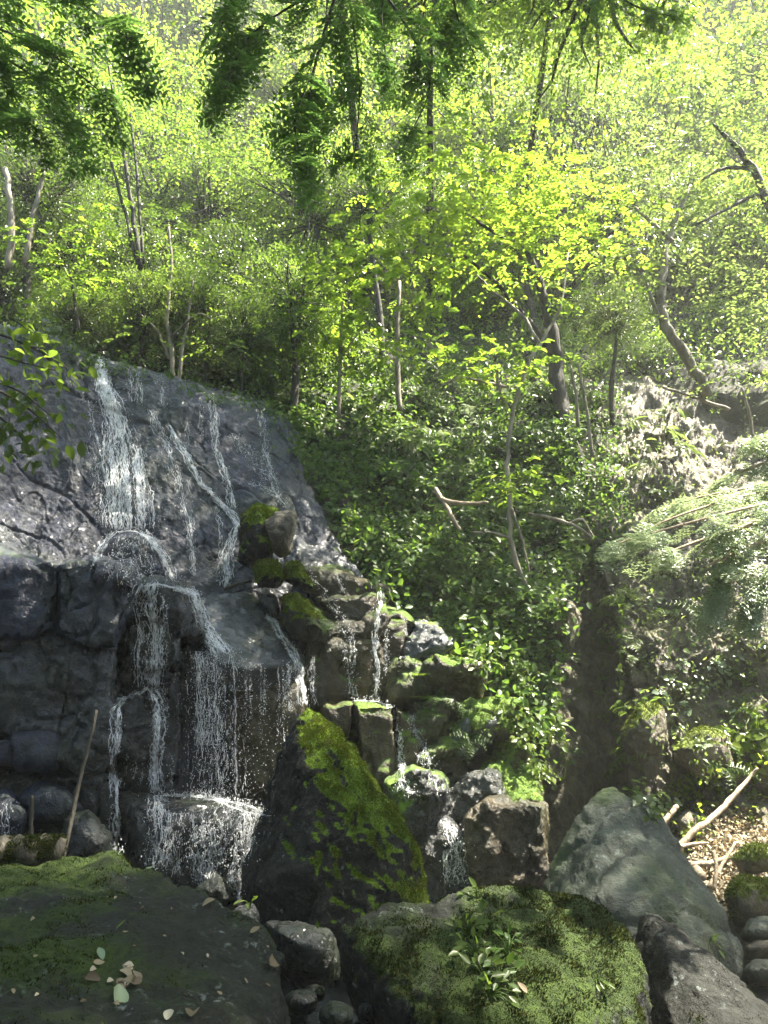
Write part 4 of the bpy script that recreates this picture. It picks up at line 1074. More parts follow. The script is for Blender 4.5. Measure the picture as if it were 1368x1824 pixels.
def crown(kind):
    if kind not in CR:
        k, var = kind
        if k == 'fine': CR[kind] = crown_mesh(100 + var, 90, 120, .046, .85, csize=.14)
        elif k == 'wide': CR[kind] = crown_mesh(200 + var, 70, 120, .056, .7, droop=.5, csize=.17, width=.55)
        elif k == 'canopy': CR[kind] = crown_mesh(400 + var, 150, 150, .030, .75, droop=.4, csize=.15)
        elif k == 'airy': CR[kind] = crown_mesh(300 + var, 34, 60, .085, .45, L6, .6, .2)
    return CR[kind]
CRM = {}
def shared(me, mat):
    if (me.name, mat.name) not in CRM:
        m = me.copy(); m.materials.append(mat); CRM[(me.name, mat.name)] = m
    return CRM[(me.name, mat.name)]
def tree(px, py, Y, rpx, kind, mat, label, group=None, bark='bark', trunk=None, name='tree', sq=1.0, base=None, tw=None):
    """a tree whose crown centre stands at (px, py) and depth Y; the trunk comes up from the ground below"""
    c = P(px, py, Y)
    r = rpx / FPX * (c - EYE).length
    g = base if base is not None else drop(c.x + random.uniform(-.3, .3) * r, c.y + random.uniform(0, .5) * r)
    if g.z > c.z - .5 * r: g = Vector((g.x, g.y, c.z - 1.1 * r))
    root = empty(name, g)
    tag(root, label, 'tree', group)
    me, br = crown(kind)
    cm = link('crown', shared(me, mat), None, root, c - g)
    b = link('branches', shared(br, M[bark]), None, root, c - g)
    a = random.random() * 6.28
    for o in (cm, b):
        o.rotation_euler = (0, 0, a); o.scale = (r, r, r * sq)
    mb = MB()
    e = np.array(c - g) + np.array([0, 0, -.35 * r])
    t = np.linspace(0, 1, 9)
    pts = e[None] * t[:, None]
    pts[:, 0] += .06 * r * np.sin(t * 5 + px); pts[:, 1] += .05 * r * np.sin(t * 4 + py)
    pts[0, 2] -= .3
    w = tw or .045 * r + .02
    mb.tube(pts, np.linspace(w * 1.3, w * .5, 9), 8, wob=.05)
    mb.build('trunk', M[bark], root)
    return root

ORD = 'first second third fourth fifth sixth seventh eighth ninth tenth eleventh twelfth thirteenth'.split()
ROWS = ('on the hill crest', 'just below the hill crest', 'on the upper hill slope', 'on the middle hill slope', 'on the lower middle slope', 'low on the wooded slope', 'at the foot of the wooded slope')
HUE = {'leaf_y': 'yellow-green', 'leaf_g': 'mid-green', 'leaf_d': 'dark green', 'leaf_p': 'pale glossy'}
HAB = {'fine': 'fine-leaved', 'wide': 'broad-crowned'}
for row, (py, Y, r) in enumerate(((-20, 36, 150), (80, 33, 140), (180, 28, 135), (280, 24, 125), (370, 20.5, 115), (455, 18, 100), (540, 16, 85))):
    spots = []
    for px in range(-120, 1500, 128):
        x = px + random.uniform(-50, 50) + (64 if row % 2 else 0); y = py + random.uniform(-35, 35)
        if abs(x - 960) < 60 and 60 < y < 260: continue
        if py > 400 and 600 < x: continue
        spots.append((x, y))
    spots.sort()
    for n, (x, y) in enumerate(spots):
        yy = Y * random.uniform(.94, 1.05) - (1.6 if x < 350 and py > 400 else 0)
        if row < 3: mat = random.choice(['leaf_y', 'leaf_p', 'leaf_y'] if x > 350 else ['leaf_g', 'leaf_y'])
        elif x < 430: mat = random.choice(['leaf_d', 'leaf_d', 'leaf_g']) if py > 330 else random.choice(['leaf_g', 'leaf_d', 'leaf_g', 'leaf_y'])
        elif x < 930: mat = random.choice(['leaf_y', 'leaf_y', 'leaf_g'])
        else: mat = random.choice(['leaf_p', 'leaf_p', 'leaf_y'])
        kd = random.choice(['fine', 'wide'])
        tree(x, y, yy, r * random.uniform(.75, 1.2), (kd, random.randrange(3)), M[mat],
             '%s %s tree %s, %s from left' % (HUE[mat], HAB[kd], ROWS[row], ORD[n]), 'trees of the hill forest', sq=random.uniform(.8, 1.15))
for x, y, Y, r, lb in ((70, 320, 14.6, 95, 'dense dark tree added as a shadow mass at the left edge above the wall'), (430, 590, 15.0, 75, 'dense dark bushy tree added as shade on the brink right of the pale bare stems'), (530, 560, 15.8, 62, 'dark tree added as shade left of the small bright-leaved tree'),
                       (660, 345, 17.5, 80, 'dark tree added for the shaded hollow under the middle hanging branch'), (140, 560, 14.2, 60, 'dark low tree added as shade at the top left corner of the wall'), (1090, 560, 16.2, 70, 'dark bushy tree added as shade behind the bent pale trunk'), (300, 520, 15.4, 85, 'dark rounded tree added as shade behind the pale bare stems')):
    tree(x, y, Y, r, ('canopy', random.randrange(3)), M['leaf_d'], lb, 'dark trees added as forest shade', sq=.9)  # dark crowns added where the forest has only shaded hollows
SHM = [crown_mesh(500 + i, 26, 60, .11, .8, csize=.2)[0] for i in range(3)]
for k, (loc, nr, _) in enumerate(surf([(0, 230), (1368, 230), (1368, 640), (1050, 700), (560, 690), (0, 560)], 150, ('hill', 'undergrowth'))):
    xx = loc.x / loc.y
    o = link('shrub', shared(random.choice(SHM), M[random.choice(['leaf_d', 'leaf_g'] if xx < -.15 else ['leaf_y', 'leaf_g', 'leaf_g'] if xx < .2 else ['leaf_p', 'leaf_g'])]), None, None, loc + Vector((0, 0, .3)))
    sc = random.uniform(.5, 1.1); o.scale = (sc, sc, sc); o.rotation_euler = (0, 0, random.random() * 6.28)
    tag(o, 'bushy green shrub under the trees on the wooded hillside', 'shrub', 'shrubs on the hillside')
# trees leaning over the gorge, mostly unseen; several added to shade rocks
def big_tree(x, y, z, r, base, label, mat='leaf_g', kind=('canopy', 0), sq=.6):
    c = Vector((x, y, z)); g = Vector(base)
    root = empty('tree', g); tag(root, label, 'tree', 'tall trees that shade the gorge')
    me, br = crown(kind)
    a = random.random() * 6.28
    for nm, m in (('crown', shared(me, M[mat])), ('branches', shared(br, M['bark']))):
        o = link(nm, m, None, root, c - g); o.rotation_euler = (0, 0, a); o.scale = (r, r, r * sq)
    e = c - g; mb = MB()
    t = np.linspace(0, 1, 12)
    pts = np.stack([e.x * t ** 1.8, e.y * t ** 1.8, (e.z - .3 * r * sq) * t ** .8 - .3 * (t == 0)], -1)
    mb.tube(pts, np.linspace(.18, .06, 12), 10, wob=.05)
    mb.build('trunk', M['bark'], root)
big_tree(1.0, 5.2, 13.5, 4.0, (9.5, .5, 1.6), 'tall tree leaning over the stream from the right bank, above the front boulder')
big_tree(-4.0, 1.8, 12.5, 3.8, (-9.5, .5, 1.6), 'tall tree leaning over the stream from the left bank, above the left boulder', kind=('canopy', 1))
big_tree(6.3, 8.0, 14.2, 1.3, (11.5, 5, 4), 'tall tree added to shade the pyramid boulder, its crown just above the picture', kind=('canopy', 2), sq=.9)
big_tree(3.5, 10.3, 15.4, 2.9, (-11.5, 6, 5), 'very tall tree added to shade the lower fall with its trunk on the left bank', kind=('canopy', 0), sq=.8)
big_tree(9.3, 8.5, 14.2, 1.8, (13, 7, 6), 'tall tree over the grey boulder on the right bank', kind=('canopy', 1), sq=.8)
big_tree(6.7, 5.5, 16.4, 1.6, (11.5, 3, 3.5), 'slim tall tree added so its crown shades the front boulder', kind=('canopy', 2), sq=.9)
big_tree(4.7, 4.9, 13.8, 2.0, (10.5, 1.5, 2.6), 'tall tree added for shade above the gap between the left boulder and the front boulder', kind=('canopy', 1), sq=.8)
big_tree(-.5, -1.5, 11.5, 5.0, (-8.5, -4, 2.0), 'broad tree over the viewpoint with its trunk on the left bank', kind=('canopy', 2))
big_tree(5.5, -2.5, 12.0, 4.6, (10, -4, 2.4), 'broad tree over the right bank behind the viewpoint', kind=('canopy', 0))
big_tree(-7.5, 5.5, 12.5, 4.4, (-13, 5, 6), 'tall tree at the left edge above the rock wall', kind=('canopy', 1))
big_tree(-6.5, -3.5, 11, 4.4, (-11, -7, 5), 'dense tree on the left bank behind the viewpoint', kind=('canopy', 2))
big_tree(1.0, -8, 10.5, 5, (2, -12, 4), 'wide tree closing the valley behind the viewpoint', kind=('canopy', 0))
for x, y, z, r, lb in ((-1.0, 12.2, 17.4, 2.2, 'tall tree added to shade the left part of the wall, its crown above the picture'), (1.0, 13.4, 17.6, 2.3, 'tall tree leaning in at the top of the picture above the main cascade'),
                       (3.8, 13.8, 18.0, 2.0, 'tall tree leaning in at the top of the picture right of the cascade')):
    big_tree(x, y, z, r, tuple(drop(x + .5, 22.0)), lb, kind=('canopy', 1))  # leaning crowns placed so their shade falls on the rock wall

# ------------------------------------------------------------------ trees with a shape of their own
def limb_world(path, n=None):
    a = PA([(p[0], p[1], p[2]) for p in path])
    n = n or 4 * len(path)
    out = catmull(a, n) if len(path) > 2 else a
    return out
def own_tree(label, limbs, leaves, mat, bark, lsize=.1, tmpl=L6, width=.6, name='tree', cat='tree', per=70, flat=.35, group=None):
    """limbs: lists of (px, py, depth, radius in photo px), the first one the trunk; leaves: (px, py, depth, radius px, weight)"""
    w0 = limb_world(limbs[0]); org = Vector(w0[0])
    root = empty(name, org); tag(root, label, cat, group)
    for i, l in enumerate(limbs):
        a = limb_world(l)
        r = np.interp(np.linspace(0, 1, len(a)), np.linspace(0, 1, len(l)), [p[3] * p[2] / FPX for p in l]) * .78
        a = a + RNG.normal(0, 1, a.shape) * r[:, None] * .22
        mb = MB(); mb.tube(a - np.array(org), r, 8 if i == 0 else 6, wob=.06)
        mb.build('trunk' if i == 0 else 'limb', M[bark], root)
    if leaves:
        mb = MB()
        for px, py, Y, rp, wt in leaves:
            c = np.array(P(px, py, Y)); r = rp * Y / FPX
            k = int(per * wt)
            tw = c + RNG.normal(size=(max(2, k // 9), 3)) * np.array([1, .8, flat]) * r * .62
            for q in tw:
                dq = q - c; dq[2] -= .1 * r; dq /= np.linalg.norm(dq) + 1e-6
                m = 9; ln = r * random.uniform(.25, .5)
                t = np.linspace(0, 1, m)[:, None]
                pts = q + dq * t * ln + np.array([0, 0, -.25]) * (t * ln) ** 2 / max(ln, .01)
                mb.tube(pts[::2] - np.array(org), .004 + .002 * random.random(), 3, .15)
                sd = np.cross(dq, [0, 0, 1.0]); sd /= np.linalg.norm(sd) + 1e-6
                sg = np.where(np.arange(m) % 2 == 0, 1, -1)[:, None]
                d = sd * sg + dq * .6 + np.array([0, 0, -.15]) + .25 * rand_unit(m)
                mb.leaves(pts - np.array(org), d, np.array([0, 0, 1.0]) + .35 * rand_unit(m), lsize * (.6 + .7 * RNG.random(m)), tmpl, width)
        mb.build('crown', M[mat], root)
    return root

own_tree('slender pale-barked tree leaning out from the bank foot, its trunk and layered leaves sunlit',
    [[(937, 1050, 12.0, 7), (912, 980, 11.9, 6.5), (908, 900, 11.9, 6), (904, 820, 12, 5), (912, 740, 12, 5), (930, 680, 12, 4.5), (942, 640, 12, 4)],
     [(912, 740, 12, 5), (890, 700, 11.9, 4), (884, 650, 11.8, 3)], [(942, 645, 12, 5), (975, 590, 12.2, 4), (1000, 540, 12.4, 3), (1012, 450, 12.6, 2)],
     [(960, 610, 12.1, 4), (930, 560, 12.4, 4), (880, 520, 12.4, 3), (850, 490, 12.4, 2)], [(905, 690, 12, 4), (860, 680, 11.8, 3), (820, 672, 11.7, 3), (780, 690, 11.6, 2)],
     [(912, 960, 11.9, 4), (880, 950, 11.8, 3), (840, 948, 11.7, 2)], [(908, 900, 11.9, 4), (930, 960, 11.8, 3), (945, 1030, 11.8, 2)]],
    [(880, 648, 11.8, 70, 2.6), (940, 632, 12, 50, 2.0), (820, 655, 11.7, 60, 2.0), (890, 700, 11.9, 40, 1.0), (910, 850, 11.8, 60, 1.6), (890, 870, 11.8, 50, 1.2), (945, 830, 12, 45, 1.0), (840, 600, 12, 70, 1.2), (960, 520, 12.4, 90, 2.4), (880, 470, 12.4, 90, 2.6), (800, 500, 12.4, 80, 2.0), (1020, 450, 12.6, 80, 2.2)],
    'leaf_y', 'bark_l', .105)
own_tree('big spreading maple-like tree with bright layered foliage in the middle of the picture',
    [[(1040, 870, 15.2, 20), (1010, 780, 15.2, 20), (995, 690, 15.3, 19), (985, 600, 15.3, 15), (960, 500, 15.2, 11), (930, 420, 15, 7)],
     [(990, 640, 15.3, 10), (930, 560, 15, 7), (880, 500, 14.6, 5), (820, 450, 14.3, 3)], [(980, 560, 15.2, 9), (1040, 480, 15, 6), (1090, 420, 15, 4)], [(960, 500, 15.2, 6), (900, 430, 14.6, 5), (830, 380, 14, 3)]],
    [(700, 400, 14.2, 80, 2.4), (780, 380, 14.0, 90, 3.2), (860, 350, 14.2, 100, 3.6), (940, 340, 14.4, 100, 3.6), (1020, 360, 14.6, 100, 3.4), (1080, 420, 14.8, 90, 2.8), (820, 440, 14, 90, 3.0), (900, 430, 14.4, 100, 3.2), (740, 300, 14.8, 90, 2.6), (840, 280, 15, 90, 2.8), (980, 420, 14.8, 90, 2.6), (660, 470, 14.4, 60, 1.6), (720, 470, 14.2, 60, 1.6)],
    'leaf_y', 'bark', .12, per=130, flat=.3)
own_tree('small bright-leaved tree with a thin yellowish stem on top of the bank',
    [[(603, 745, 14.8, 5), (604, 690, 14.8, 5), (607, 620, 14.8, 4), (610, 540, 14.8, 3)], [(606, 640, 14.8, 3), (640, 590, 14.6, 2)], [(606, 650, 14.8, 3), (580, 600, 14.7, 2)]],
    [(600, 500, 14.6, 55, 2.4), (575, 470, 14.6, 40, 1.4), (620, 560, 14.6, 60, 2.4), (640, 610, 14.5, 60, 2.2), (680, 640, 14.4, 60, 1.8), (590, 590, 14.6, 50, 1.6), (720, 600, 14.5, 50, 1.2)],
    'leaf_y', 'bark_l', .11, per=120, flat=.7)
own_tree('pale upright trunk standing behind the strap-leaved plants on the bank',
    [[(712, 730, 15.6, 7), (710, 680, 15.6, 7), (708, 600, 15.7, 6), (712, 500, 15.8, 4)]], [(720, 520, 15.6, 60, 1.2), (700, 450, 15.7, 60, 1.2)], 'leaf_g', 'bark_l', .11)
own_tree('tree with a thick bent pale trunk on the right slope',
    [[(1262, 700, 14, 12), (1225, 640, 13.9, 13), (1192, 590, 13.8, 13), (1178, 545, 13.8, 12), (1180, 500, 13.9, 11), (1190, 430, 14, 7), (1230, 330, 14, 3)],
     [(1192, 590, 13.8, 6), (1165, 545, 13.7, 5), (1150, 500, 13.6, 3)], [(1200, 430, 14, 6), (1130, 370, 13.8, 4)]],
    [(1180, 440, 13.4, 110, 3.6), (1100, 500, 13.4, 80, 2.2), (1250, 400, 13.4, 110, 3.4), (1330, 560, 13, 90, 3.0), (1300, 480, 13.2, 100, 3.0), (1340, 660, 12.8, 80, 2.4), (1180, 330, 13.8, 110, 3), (1300, 280, 13.8, 120, 3), (1090, 560, 13.6, 60, 1.2)],
    'leaf_p', 'bark_l', .115, L4, .5, per=120)
own_tree('twisted dark-limbed tree at the right edge, high up', [[(1400, 420, 13, 12), (1340, 300, 13, 10), (1300, 250, 13, 6), (1270, 220, 13, 3)], [(1340, 300, 13, 6), (1290, 300, 12.9, 4), (1250, 320, 12.8, 3)], [(1360, 340, 13, 6), (1300, 370, 12.8, 4), (1240, 400, 12.6, 3)]],
    [(1330, 200, 12.8, 110, 2.4), (1250, 260, 12.8, 100, 2.0), (1350, 330, 12.6, 90, 1.6), (1260, 130, 13.2, 120, 2.6), (1340, 60, 13.4, 120, 2.6)], 'leaf_p', 'bark', .1, L4, .5, per=160)
own_tree('cluster of pale bare stems under dark shrubs on the brink of the wall',
    [[(310, 690, 14.4, 6), (305, 620, 14.4, 6), (298, 560, 14.4, 5), (305, 470, 14.4, 4), (300, 400, 14.4, 3)], [(318, 690, 14.4, 5), (325, 620, 14.3, 4), (335, 570, 14.3, 3), (345, 500, 14.3, 2)], [(302, 640, 14.4, 4), (280, 590, 14.3, 3), (250, 560, 14.2, 2)], [(305, 600, 14.4, 3), (350, 560, 14.2, 2), (380, 570, 14.1, 2)]],
    [(300, 420, 14, 90, 2.4), (240, 500, 14, 80, 2.0), (370, 480, 14, 90, 2.4), (440, 560, 14.2, 80, 2.0), (400, 620, 14, 70, 1.6), (250, 600, 13.8, 50, .8)], 'leaf_g', 'bark_l', .09, L4, .55, per=120)
own_tree('leaning thin-stemmed tree at the upper left with several parallel stems',
    [[(252, 480, 13.8, 7), (240, 400, 13.8, 6), (225, 300, 13.7, 5), (205, 190, 13.6, 4), (190, 100, 13.5, 3)], [(245, 470, 13.8, 5), (215, 350, 13.7, 4), (185, 240, 13.6, 3)], [(255, 470, 13.8, 4), (245, 330, 13.9, 4), (232, 200, 13.9, 3)]],
    [(200, 120, 13.4, 110, 2.4), (130, 200, 13.2, 100, 2.2), (280, 160, 13.4, 110, 2.4), (100, 80, 13.2, 120, 2.6), (160, 300, 13.2, 80, 1.4), (320, 260, 13.6, 90, 1.6)], 'leaf_g', 'bark', .1, L4, .55, per=120)
own_tree('pair of grey trunks at the left edge below dark foliage', [[(15, 480, 12.8, 9), (20, 400, 12.8, 9), (10, 300, 12.8, 7)], [(45, 470, 12.9, 7), (60, 380, 12.9, 6), (80, 300, 12.9, 4)]],
    [(40, 260, 12.6, 100, 2.4), (100, 250, 12.6, 90, 2.0), (60, 160, 12.6, 110, 2.2)], 'leaf_d', 'bark_l', .09, L4, .55, per=120)
own_tree('bright low shrub with yellowish leaves at the left above the wall', [[(140, 590, 13.2, 4), (130, 520, 13.1, 3), (120, 460, 13, 2)]], [(120, 460, 13, 60, 1.8), (60, 430, 12.9, 50, 1.2), (160, 400, 13, 60, 1.6), (150, 500, 13, 60, 1.6)], 'leaf_y', 'bark', .1, L4, .6, 'shrub', 'shrub', per=130)
for i, (x0, y0, x1, y1, lb) in enumerate([(1055, 815, 1030, 650, 'thin yellowish sapling stem right of the big dark trunk'), (1030, 760, 1016, 650, 'very thin pole-like sapling behind the big dark trunk'), (1345, 800, 1322, 690, 'slanting bare pale sapling at the right edge'), (1300, 730, 1180, 690, 'dead pale stick lying across the right slope')]):
    own_tree(lb, [[(x0, y0, 14.2, 5), ((x0 + x1) / 2 + 3, (y0 + y1) / 2, 14.1, 4), (x1, y1, 14, 3)]], None, 'leaf_p', 'bark_l', name='sapling' if i < 3 else 'dead_stick', cat='sapling' if i < 3 else 'stick')

# ------------------------------------------------------------------ overhanging sprays
def spray_mesh(seed, pairs, nl, lw, ll, droop):
    """a flat spray along +X, unit length: axis, side twigs, narrow leaflets in two ranks"""
    rng = np.random.default_rng(seed); mb = MB()
    def twig(a, d, ln, side, r, lsz):
        t = np.linspace(0, 1, 7)[:, None]
        pts = a + d * ln * t + np.array([0, 0, -droop * ln]) * t ** 2
        mb.tube(pts, np.linspace(r, r * .4, 7), 3, .1)
        k = max(4, int(nl * ln))
        tt = np.linspace(.06, 1, k)[:, None]
        pp = a + d * ln * tt + np.array([0, 0, -droop * ln]) * tt ** 2
        for sg in (1, -1):
            dd = side * sg + d * .75 + .08 * rng.normal(size=(k, 3))
            dd[:, 2] += .05
            mb.leaves(pp, dd, np.array([0, 0, 1.0]) + .18 * rng.normal(size=(k, 3)), lsz * (.75 + .4 * rng.random(k)) * np.linspace(1.05, .6, k), L4, lw)
    X, Yv = np.array([1.0, 0, 0]), np.array([0, 1.0, 0])
    twig(np.zeros(3), X, 1.0, Yv, .008, ll)
    for j in range(pairs):
        s = .1 + .75 * j / max(1, pairs - 1)
        for sg in (1, -1):
            d = X * .75 + Yv * sg * .75; d /= np.linalg.norm(d)
            sd = np.cross([0, 0, 1.0], d)
            base = X * s + np.array([0, 0, -droop * s * s])
            twig(base, d, (.52 - .34 * j / pairs) * rng.uniform(.8, 1.15), sd, .005, ll)
    return mb.mesh('spray')
SPR = {'needle': [spray_mesh(i, 4, 9, .36, .19, .25) for i in range(3)], 'frond': [spray_mesh(10 + i, 3, 34, .22, .12, .35) for i in range(3)], 'broad': [spray_mesh(20 + i, 3, 9, .42, .2, .35) for i in range(3)]}
def overhang(name, label, cat, limbs, kind, mat, bark, sprays, ln, group=None, spread=.35, down=.25):
    org = Vector(limb_world(limbs[0])[0])
    root = empty(name, org); tag(root, label, cat, group)
    curves = []
    for l in limbs:
        a = limb_world(l, 24)
        r = np.interp(np.linspace(0, 1, 24), np.linspace(0, 1, len(l)), [p[3] * p[2] / FPX for p in l])
        mb = MB(); mb.tube(a - np.array(org), r, 6, wob=.05); mb.build('stem', M[bark], root)
        curves.append(a)
    for k in range(sprays):
        a = random.choice(curves)
        i = random.randint(2, 22)
        p = Vector(a[i]); tg = (Vector(a[min(i + 1, 23)]) - Vector(a[i - 1])).normalized()
        side = tg.cross(Vector((0, 0, 1))).normalized() * random.choice((1, -1))
        d = (tg * random.uniform(.3, 1) + side * random.uniform(.2, 1) * spread * 2.5 + Vector((0, 0, -down * random.uniform(.2, 1.8)))).normalized()
        up = (Vector((0, 0, 1)) + .35 * Vector(rand_unit(1)[0])).normalized()
        y = up.cross(d).normalized(); z = d.cross(y)
        o = link('spray', shared(random.choice(SPR[kind]), M[mat]), None, root)
        s = ln * random.uniform(.65, 1.25)
        m = Matrix((d, y, z)).transposed().to_4x4()
        o.matrix_local = Matrix.Translation(p - org + Vector(rand_unit(1)[0]) * .04) @ m @ Matrix.Scale(s, 4)
    return root
overhang('conifer_branch', 'big overhanging conifer branch with sunlit silvery needle sprays at the right edge', 'branch',
    [[(1900, 800, 6.3, 8), (1700, 810, 6.1, 6), (1560, 830, 5.9, 5), (1420, 865, 5.6, 4), (1300, 890, 5.4, 3), (1180, 930, 5.3, 2), (1070, 985, 5.2, 1)], [(1420, 868, 5.6, 3), (1340, 930, 5.3, 4), (1240, 965, 5.2, 3), (1150, 1000, 5.1, 2)],
     [(1500, 868, 5.6, 4), (1330, 905, 5.0, 3), (1160, 950, 4.8, 2), (1075, 978, 4.75, 1)], [(1750, 850, 5.9, 5), (1600, 900, 5.5, 4), (1400, 950, 5.3, 3), (1320, 980, 5.2, 3), (1255, 1010, 5.1, 2)], [(1450, 850, 5.7, 4), (1330, 870, 5.6, 3), (1230, 890, 5.6, 2), (1170, 915, 5.6, 2)], [(1330, 935, 5.3, 3), (1300, 1000, 5.2, 2), (1285, 1050, 5.2, 2), (1268, 1085, 5.2, 1)]],
    'needle', 'leaf_s', 'twig', 250, .22, spread=.9, down=.4)  # reach past the right edge and nearest limb added to shade the boulders
overhang('conifer_branch', 'smaller conifer branch above the big silvery one at the right edge', 'branch', [[(1520, 800, 6.2, 5), (1400, 815, 6.1, 4), (1320, 840, 6.0, 3), (1280, 860, 6, 2)], [(1480, 780, 6.2, 4), (1400, 770, 6.1, 3), (1330, 790, 6, 2)]], 'needle', 'leaf_s', 'twig', 80, .22)
overhang('conifer_branch', 'drooping conifer branch low at the right edge under the big silvery one', 'branch', [[(1500, 960, 5.2, 4), (1400, 1000, 5.1, 3), (1350, 1040, 5.1, 2), (1330, 1090, 5.1, 1)]], 'needle', 'leaf_s', 'twig', 60, .2)
overhang('leafy_branch', 'soft shaded green branch with broad leaf sprays hanging into the top middle of the picture', 'branch',
    [[(640, -200, 4.4, 5), (600, -20, 4.4, 4), (560, 120, 4.5, 3), (545, 220, 4.5, 1)], [(600, -120, 4.6, 4), (720, 40, 4.7, 3), (765, 150, 4.8, 2), (720, 260, 4.8, 1)], [(570, -20, 4.4, 3), (450, 60, 4.2, 2), (400, 160, 4.1, 1)], [(620, -20, 4.6, 3), (640, 150, 4.7, 2), (630, 300, 4.8, 1)],
     [(480, -160, 4.2, 3), (420, -20, 4.1, 2), (385, 70, 4.1, 1)], [(800, -140, 4.8, 3), (810, 10, 4.9, 2), (850, 110, 5, 1)], [(560, 120, 4.5, 2), (525, 220, 4.4, 2), (550, 310, 4.4, 1)], [(700, -100, 5, 3), (680, 20, 5, 2), (690, 120, 5, 1)]],
    'broad', 'frond', 'bark', 190, .30, spread=.9, down=.25)
overhang('fronded_branch', 'dark feathery branch tips at the top right of the middle', 'branch', [[(1100, -140, 3.9, 4), (1060, -20, 3.9, 3), (1040, 60, 3.9, 2)], [(1240, -120, 3.9, 4), (1180, -10, 3.9, 2), (1160, 40, 3.9, 1)], [(1060, -40, 3.9, 3), (1130, 10, 3.9, 2), (1200, 30, 3.9, 1)]], 'frond', 'frond', 'bark', 34, .2, down=.6)
overhang('leafy_branch', 'blurred deep green leafy branch close by in the top left corner', 'branch', [[(-300, -60, 3.6, 5), (-80, 20, 3.5, 3), (80, 90, 3.4, 2), (200, 180, 3.4, 1)], [(-200, 0, 3.6, 4), (-40, 140, 3.5, 3), (60, 240, 3.4, 1)], [(-100, -80, 3.5, 4), (100, -20, 3.4, 3), (230, 70, 3.4, 1)], [(-60, 60, 3.6, 3), (90, 160, 3.6, 2), (150, 250, 3.6, 1)]], 'broad', 'frond', 'bark', 100, .26, spread=.9, down=.3)
def leafy_branch(label, limbs, n, mat, lsize):
    """each big leaf is a part of its own"""
    org = Vector(limb_world(limbs[0])[0]); root = empty('leafy_branch', org); tag(root, label, 'branch')
    curves = []
    for l in limbs:
        a = limb_world(l, 20); r = np.interp(np.linspace(0, 1, 20), np.linspace(0, 1, len(l)), [p[3] * p[2] / FPX for p in l])
        mb = MB(); mb.tube(a - np.array(org), r, 5); mb.build('stem', M['bark'], root); curves.append(a)
    for k in range(n):
        a = random.choice(curves); i = random.randint(3, 19)
        p = a[i] + RNG.normal(0, .09, 3); d = rand_unit(1)[0] * .8 + np.array([.45, -.1, -.5])
        put_leaf(root, p - np.array(org), d, np.array([0, 0, 1.0]) + .5 * rand_unit(1)[0], lsize * random.uniform(.7, 1.3), .55, mat)
LEAFM = {}
def put_leaf(root, p, d, n, size, width, mat, tm='L6', name='leaf'):
    key = (tm, mat)
    if key not in LEAFM:
        mb = MB(); mb.add(({'L6': L6, 'H': LHEART, 'L4': L4}[tm])[0], tris=({'L6': L6, 'H': LHEART, 'L4': L4}[tm])[1])
        me = mb.mesh('leaf'); me.materials.append(M[mat]); LEAFM[key] = me
    d = Vector(d).normalized(); x = d.cross(Vector(n)).normalized(); z = x.cross(d)
    o = link(name, LEAFM[key], None, root)
    m = Matrix((x, d, z)).transposed().to_4x4()
    o.matrix_local = Matrix.Translation(Vector(p)) @ m @ Matrix.Diagonal((size * width, size, size, 1))
    return o
leafy_branch('dark broad-leaved branch hanging in front of the wall at the left edge', [[(-160, 640, 6.2, 4), (-40, 680, 6, 3), (40, 720, 5.9, 2), (110, 780, 5.8, 1)], [(-60, 700, 6, 3), (20, 760, 5.9, 2), (60, 810, 5.9, 1)], [(-100, 660, 6, 3), (20, 690, 5.9, 2), (90, 740, 5.8, 1)]], 150, 'leaf_d', .11)
leafy_branch('green leafy branch reaching over the top of the wall at the left edge', [[(-160, 560, 6.6, 4), (-20, 590, 6.5, 3), (80, 630, 6.4, 2), (150, 680, 6.3, 1)], [(-100, 600, 6.5, 3), (20, 640, 6.4, 2), (100, 660, 6.3, 1)], [(-120, 540, 6.6, 3), (0, 560, 6.5, 2), (70, 600, 6.4, 1)]], 150, 'leaf_g', .11)

# ------------------------------------------------------------------ plants with leaves one can pick apart
def leaf_plant(label, px, py, n, size, width, tm, mat, name='plant', cat='plant', reach=.25, group=None, strap=False, off=.02):
    h = hit(px, py)
    if h is None: return
    loc, nr, _ = h
    root = empty(name, loc); tag(root, label, cat, group)
    mb = MB(); tips = []
    for k in range(n):
        a = random.random() * 6.28
        ax = nr.cross(Vector((.3, .2, 1))).normalized(); ay = nr.cross(ax)
        d = (ax * math.cos(a) + ay * math.sin(a)) * .8 + nr * random.uniform(.4, 1.0) + Vector((0, 0, .25))
        d = np.array(d.normalized()); l = reach * random.uniform(.35, 1.0)
        tip = d * l; tip[2] -= .25 * l
        mb.tube(np.array([np.array([0, 0, -.01]), d * l * .55, tip]), [.004, .0035, .0025], 4, .3)
        tips.append((tip, d))
    mb.build('stems', M[mat], root)
    for tip, d in tips:
        dd = d * .8 + np.array([0, -.1, -.9 if strap else -.45]) + .3 * rand_unit(1)[0]
        nn = np.array(nr) * .8 + np.array([0, -.3, .8]) + .35 * rand_unit(1)[0]
        put_leaf(root, tip, dd, nn, size * random.uniform(.7, 1.25), width, mat, tm)
for x, y in ((640, 800), (655, 845), (690, 850), (720, 870), (745, 850), (765, 880), (670, 890), (700, 920), (735, 905), (610, 870), (630, 935), (690, 965), (725, 950), (580, 900), (650, 980)):
    leaf_plant('heart-leaved plant with broad pale green leaves on the mossy bank', x + random.uniform(-8, 8), y + random.uniform(-8, 8), 9, .15, .8, 'H', 'leaf_u', reach=.3, group='heart-leaved plants on the bank')
